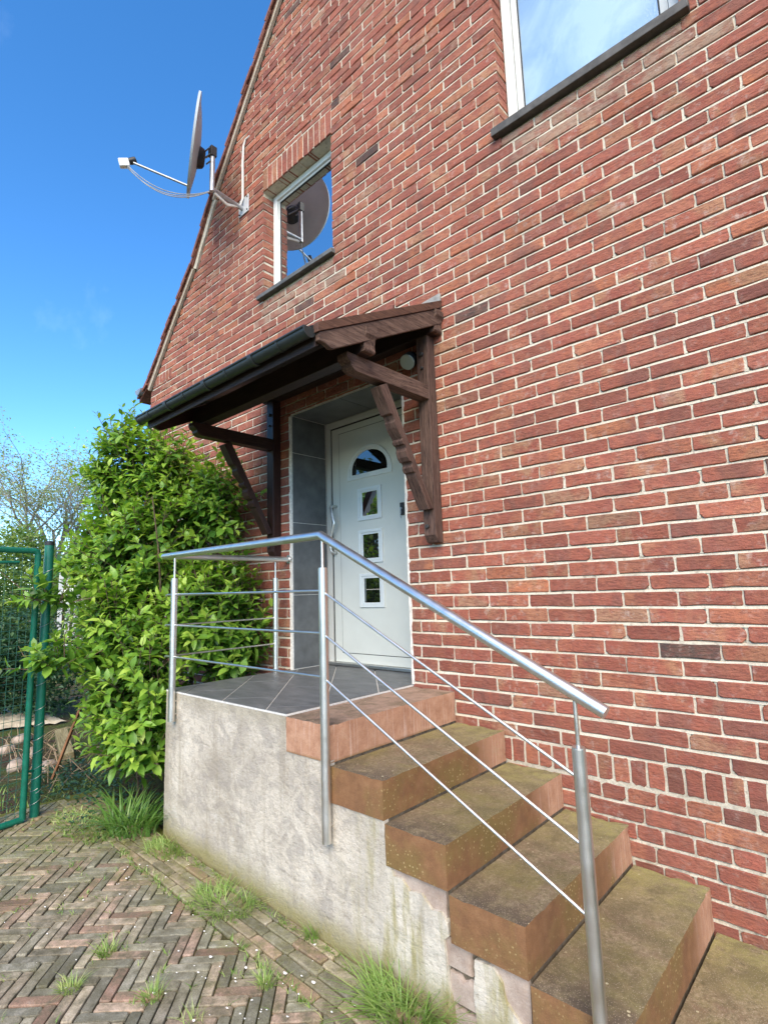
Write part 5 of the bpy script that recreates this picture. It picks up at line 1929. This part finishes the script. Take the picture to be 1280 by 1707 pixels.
# ------------------------------------------------------------------ trees and hedges farther off
def tree(name, label, loc, h, crown_r, seed, nleaf, leaf, mat, trunk_r=.14, crown_z=.62, fork=.3, levels=4, group=None, up_bias=.55, bark=None):
    rr = random.Random(seed)
    root = empty(name, label, 'tree', loc, group)
    base = Vector(loc)
    tr = MB(); br = MB(); tips = []
    top = base + Vector((rr.uniform(-.2, .2), rr.uniform(-.2, .2), h * fork))
    tr.tube([base - Vector((0, 0, .2)), base.lerp(top, .5) + Vector((.05, .03, 0)), top], [trunk_r, trunk_r * .85, trunk_r * .7], 9)
    def rec(p, d, L, r_, lv):
        n = 3
        pts = [p]
        for i in range(n):
            d = (d + Vector((rr.gauss(0, .13), rr.gauss(0, .13), rr.gauss(.04, .1)))).normalized()
            pts.append(pts[-1] + d * (L / n))
        br.tube(pts, [r_ * (1 - .45 * i / n) for i in range(n + 1)], 5, False)
        if lv == 0:
            tips.extend(pts[1:]); return
        if lv <= 2: tips.extend(pts[2:])
        for k in range(rr.randint(3, 4) if lv > 1 else 3):
            q = pts[rr.randint(1, n)]
            a = Vector((rr.gauss(0, 1), rr.gauss(0, 1), rr.gauss(0, .6))).normalized()
            rec(q, (d * up_bias + a * .62 + Vector((0, 0, .16))).normalized(), L * rr.uniform(.58, .78), r_ * .5, lv - 1)
    for k in range(5):
        a = 6.283 * k / 5 + rr.uniform(-.4, .4)
        rec(top, Vector((math.cos(a) * .62, math.sin(a) * .62, 1)).normalized(), h * rr.uniform(.24, .32), trunk_r * .55, levels - 1)
    rec(top, Vector((0, 0, 1)), h * .34, trunk_r * .6, levels - 1)
    tr.build('trunk', bark or MAT['bark_grey'], root, smooth=True)
    br.build('branches', bark or MAT['bark_grey'], root)['kind'] = 'stuff'
    J = Joined()
    for i in range(nleaf):
        p = rr.choice(tips) + Vector((rr.gauss(0, crown_r * .05), rr.gauss(0, crown_r * .05), rr.gauss(0, crown_r * .05)))
        d = Vector((rr.gauss(0, 1), rr.gauss(0, 1), rr.gauss(-.1, .6))); X, Y, Z = frame_from(d, Vector((rr.gauss(0, .6), rr.gauss(0, .6), 1)))
        s = leaf * rr.uniform(.6, 1.3)
        A = np.array([[X.x, X.y, X.z], [Y.x, Y.y, Y.z], [Z.x, Z.y, Z.z]]) * s
        V = np.array([(0, 0, 0), (.5, .32, .06), (1, 0, -.1), (.5, -.32, .06)]) @ A + np.array(p)
        J.add(V, [(0, 3, 2, 1)], (rr.random(), rr.random(), rr.random()))
    J.build('crown', mat, root)
    return root


def at_dir(px, dist):
    """ground point at a compass bearing seen from the entrance"""
    return (CAM_POS.x + px[0] * dist, CAM_POS.y + px[1] * dist)


def hedge(name, label, pts, r_, n, leaf, mat, seed, cat='hedge'):
    rr = random.Random(seed)
    J = Joined(); root = empty(name, label, cat, (pts[0][0], pts[0][1], gz(pts[0][0])))
    for i in range(n):
        c = rr.choice(pts)
        d = Vector((rr.gauss(0, 1), rr.gauss(0, 1), rr.gauss(0, 1))).normalized() * (rr.random() ** .35)
        lump = 1 + .22 * math.sin(d.x * 5 + c[0]) * math.cos(d.z * 6 + c[1])
        p = Vector((c[0] + d.x * c[3] * lump, c[1] + d.y * c[3] * lump, c[2] + d.z * c[4] * lump))
        if p.z < gz(p.x) - .1: continue
        dd = Vector((rr.gauss(0, 1), rr.gauss(0, 1), rr.gauss(.1, .6))); X, Y, Z = frame_from(dd, Vector((rr.gauss(0, .5), rr.gauss(0, .5), 1)))
        s = leaf * rr.uniform(.6, 1.4)
        A = np.array([[X.x, X.y, X.z], [Y.x, Y.y, Y.z], [Z.x, Z.y, Z.z]]) * s
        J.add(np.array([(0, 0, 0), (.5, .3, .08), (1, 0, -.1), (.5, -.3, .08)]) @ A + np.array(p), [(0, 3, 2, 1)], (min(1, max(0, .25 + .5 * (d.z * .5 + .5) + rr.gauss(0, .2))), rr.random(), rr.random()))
    J.build('foliage', mat, root)
    m = MB()
    for c in pts:
        m.tube([(c[0], c[1], gz(c[0]) - .1), (c[0] + rr.uniform(-.1, .1), c[1], c[2])], [.05, .02], 6)
    m.build('stem', MAT['bark'], root)
    return root


x, y = at_dir((-.957, .291), 21)
tree('spring_tree', 'sparse airy tree with thin spring leaves behind the shrub', (x, y, gz(x)), 7.6, 3.0, 41, 13000, .080, MAT['tree_leaf'], .13, fork=.22, levels=5)
x, y = at_dir((-.985, .172), 17)
tree('garden_tree', 'half bare dark tree cut by the left picture edge', (x, y, gz(x)), 4.3, 2.0, 42, 4500, .09, MAT['hedge_leaf'], .12, fork=.25, levels=5)
h1 = [(*at_dir((-.972, .235), 15.0 + i * .2), .9 + .3 * (i % 2), .95, 1.4) for i in range(3)] + [(*at_dir((-.955, .297), 13.5), .5, 1.0, 1.2), (*at_dir((-.985, .17), 13.0), .7, 1.1, 1.4), (*at_dir((-.94, .34), 15), .6, 1.2, 1.3)]
hedge('garden_hedge', 'bright green bushes across the garden behind the gate mesh', h1, .9, 15000, .10, MAT['hedge_leaf'], 51)
h2 = [(*at_dir((-.962, .273), 8.2), -.15, .55, .75), (*at_dir((-.975, .222), 8.6), -.2, .6, .7), (*at_dir((-.985, .17), 8.4), -.1, .65, .8)]
hedge('low_bush', 'dark low bush standing just beyond the gate', h2, .9, 9000, .065, MAT['cover'], 52, 'bush')
# trees across the yard; the door panes and steel mirror them
tree('yard_tree', 'green tree across the yard mirrored in the door panes', (-11.5, -9.0, -.8), 6.0, 3, 43, 5200, .20, MAT['hedge_leaf'], .16, levels=4)
h3 = [(-10.5 + i * 1.1, -7.6 - i * 1.2, .25, 1.15, 1.3) for i in range(6)]
hedge('yard_hedge', 'clipped hedge across the yard in front of the house', h3, .9, 12000, .14, MAT['hedge_leaf'], 53)


def pickets():
    bx, by = at_dir((-.957, .292), 11.5)
    P = empty('picket_fence', 'white picket fence glimpsed above the gate post', 'fence', (bx, by, gz(bx)))
    for i in range(9):
        x_, y_ = bx + .06 * i * .29, by + .13 * i * .957
        MB().prism([(-.035, -.85), (.035, -.85), (.035, .82), (0, .88), (-.035, .82)], 'x', -.01, .01).build('picket', MAT['pvc'], None)
        o = bpy.data.objects[[k for k in bpy.data.objects.keys() if k.startswith('picket') and not k.startswith('picket_')][-1]]
        o.location = (x_, y_, .32); place(o, P)
    MB().tube([(bx + .015, by - .1, .7), (bx + .18, by + 1.15, .7)], .02, 6).build('rail', MAT['pvc'], P)


pickets()
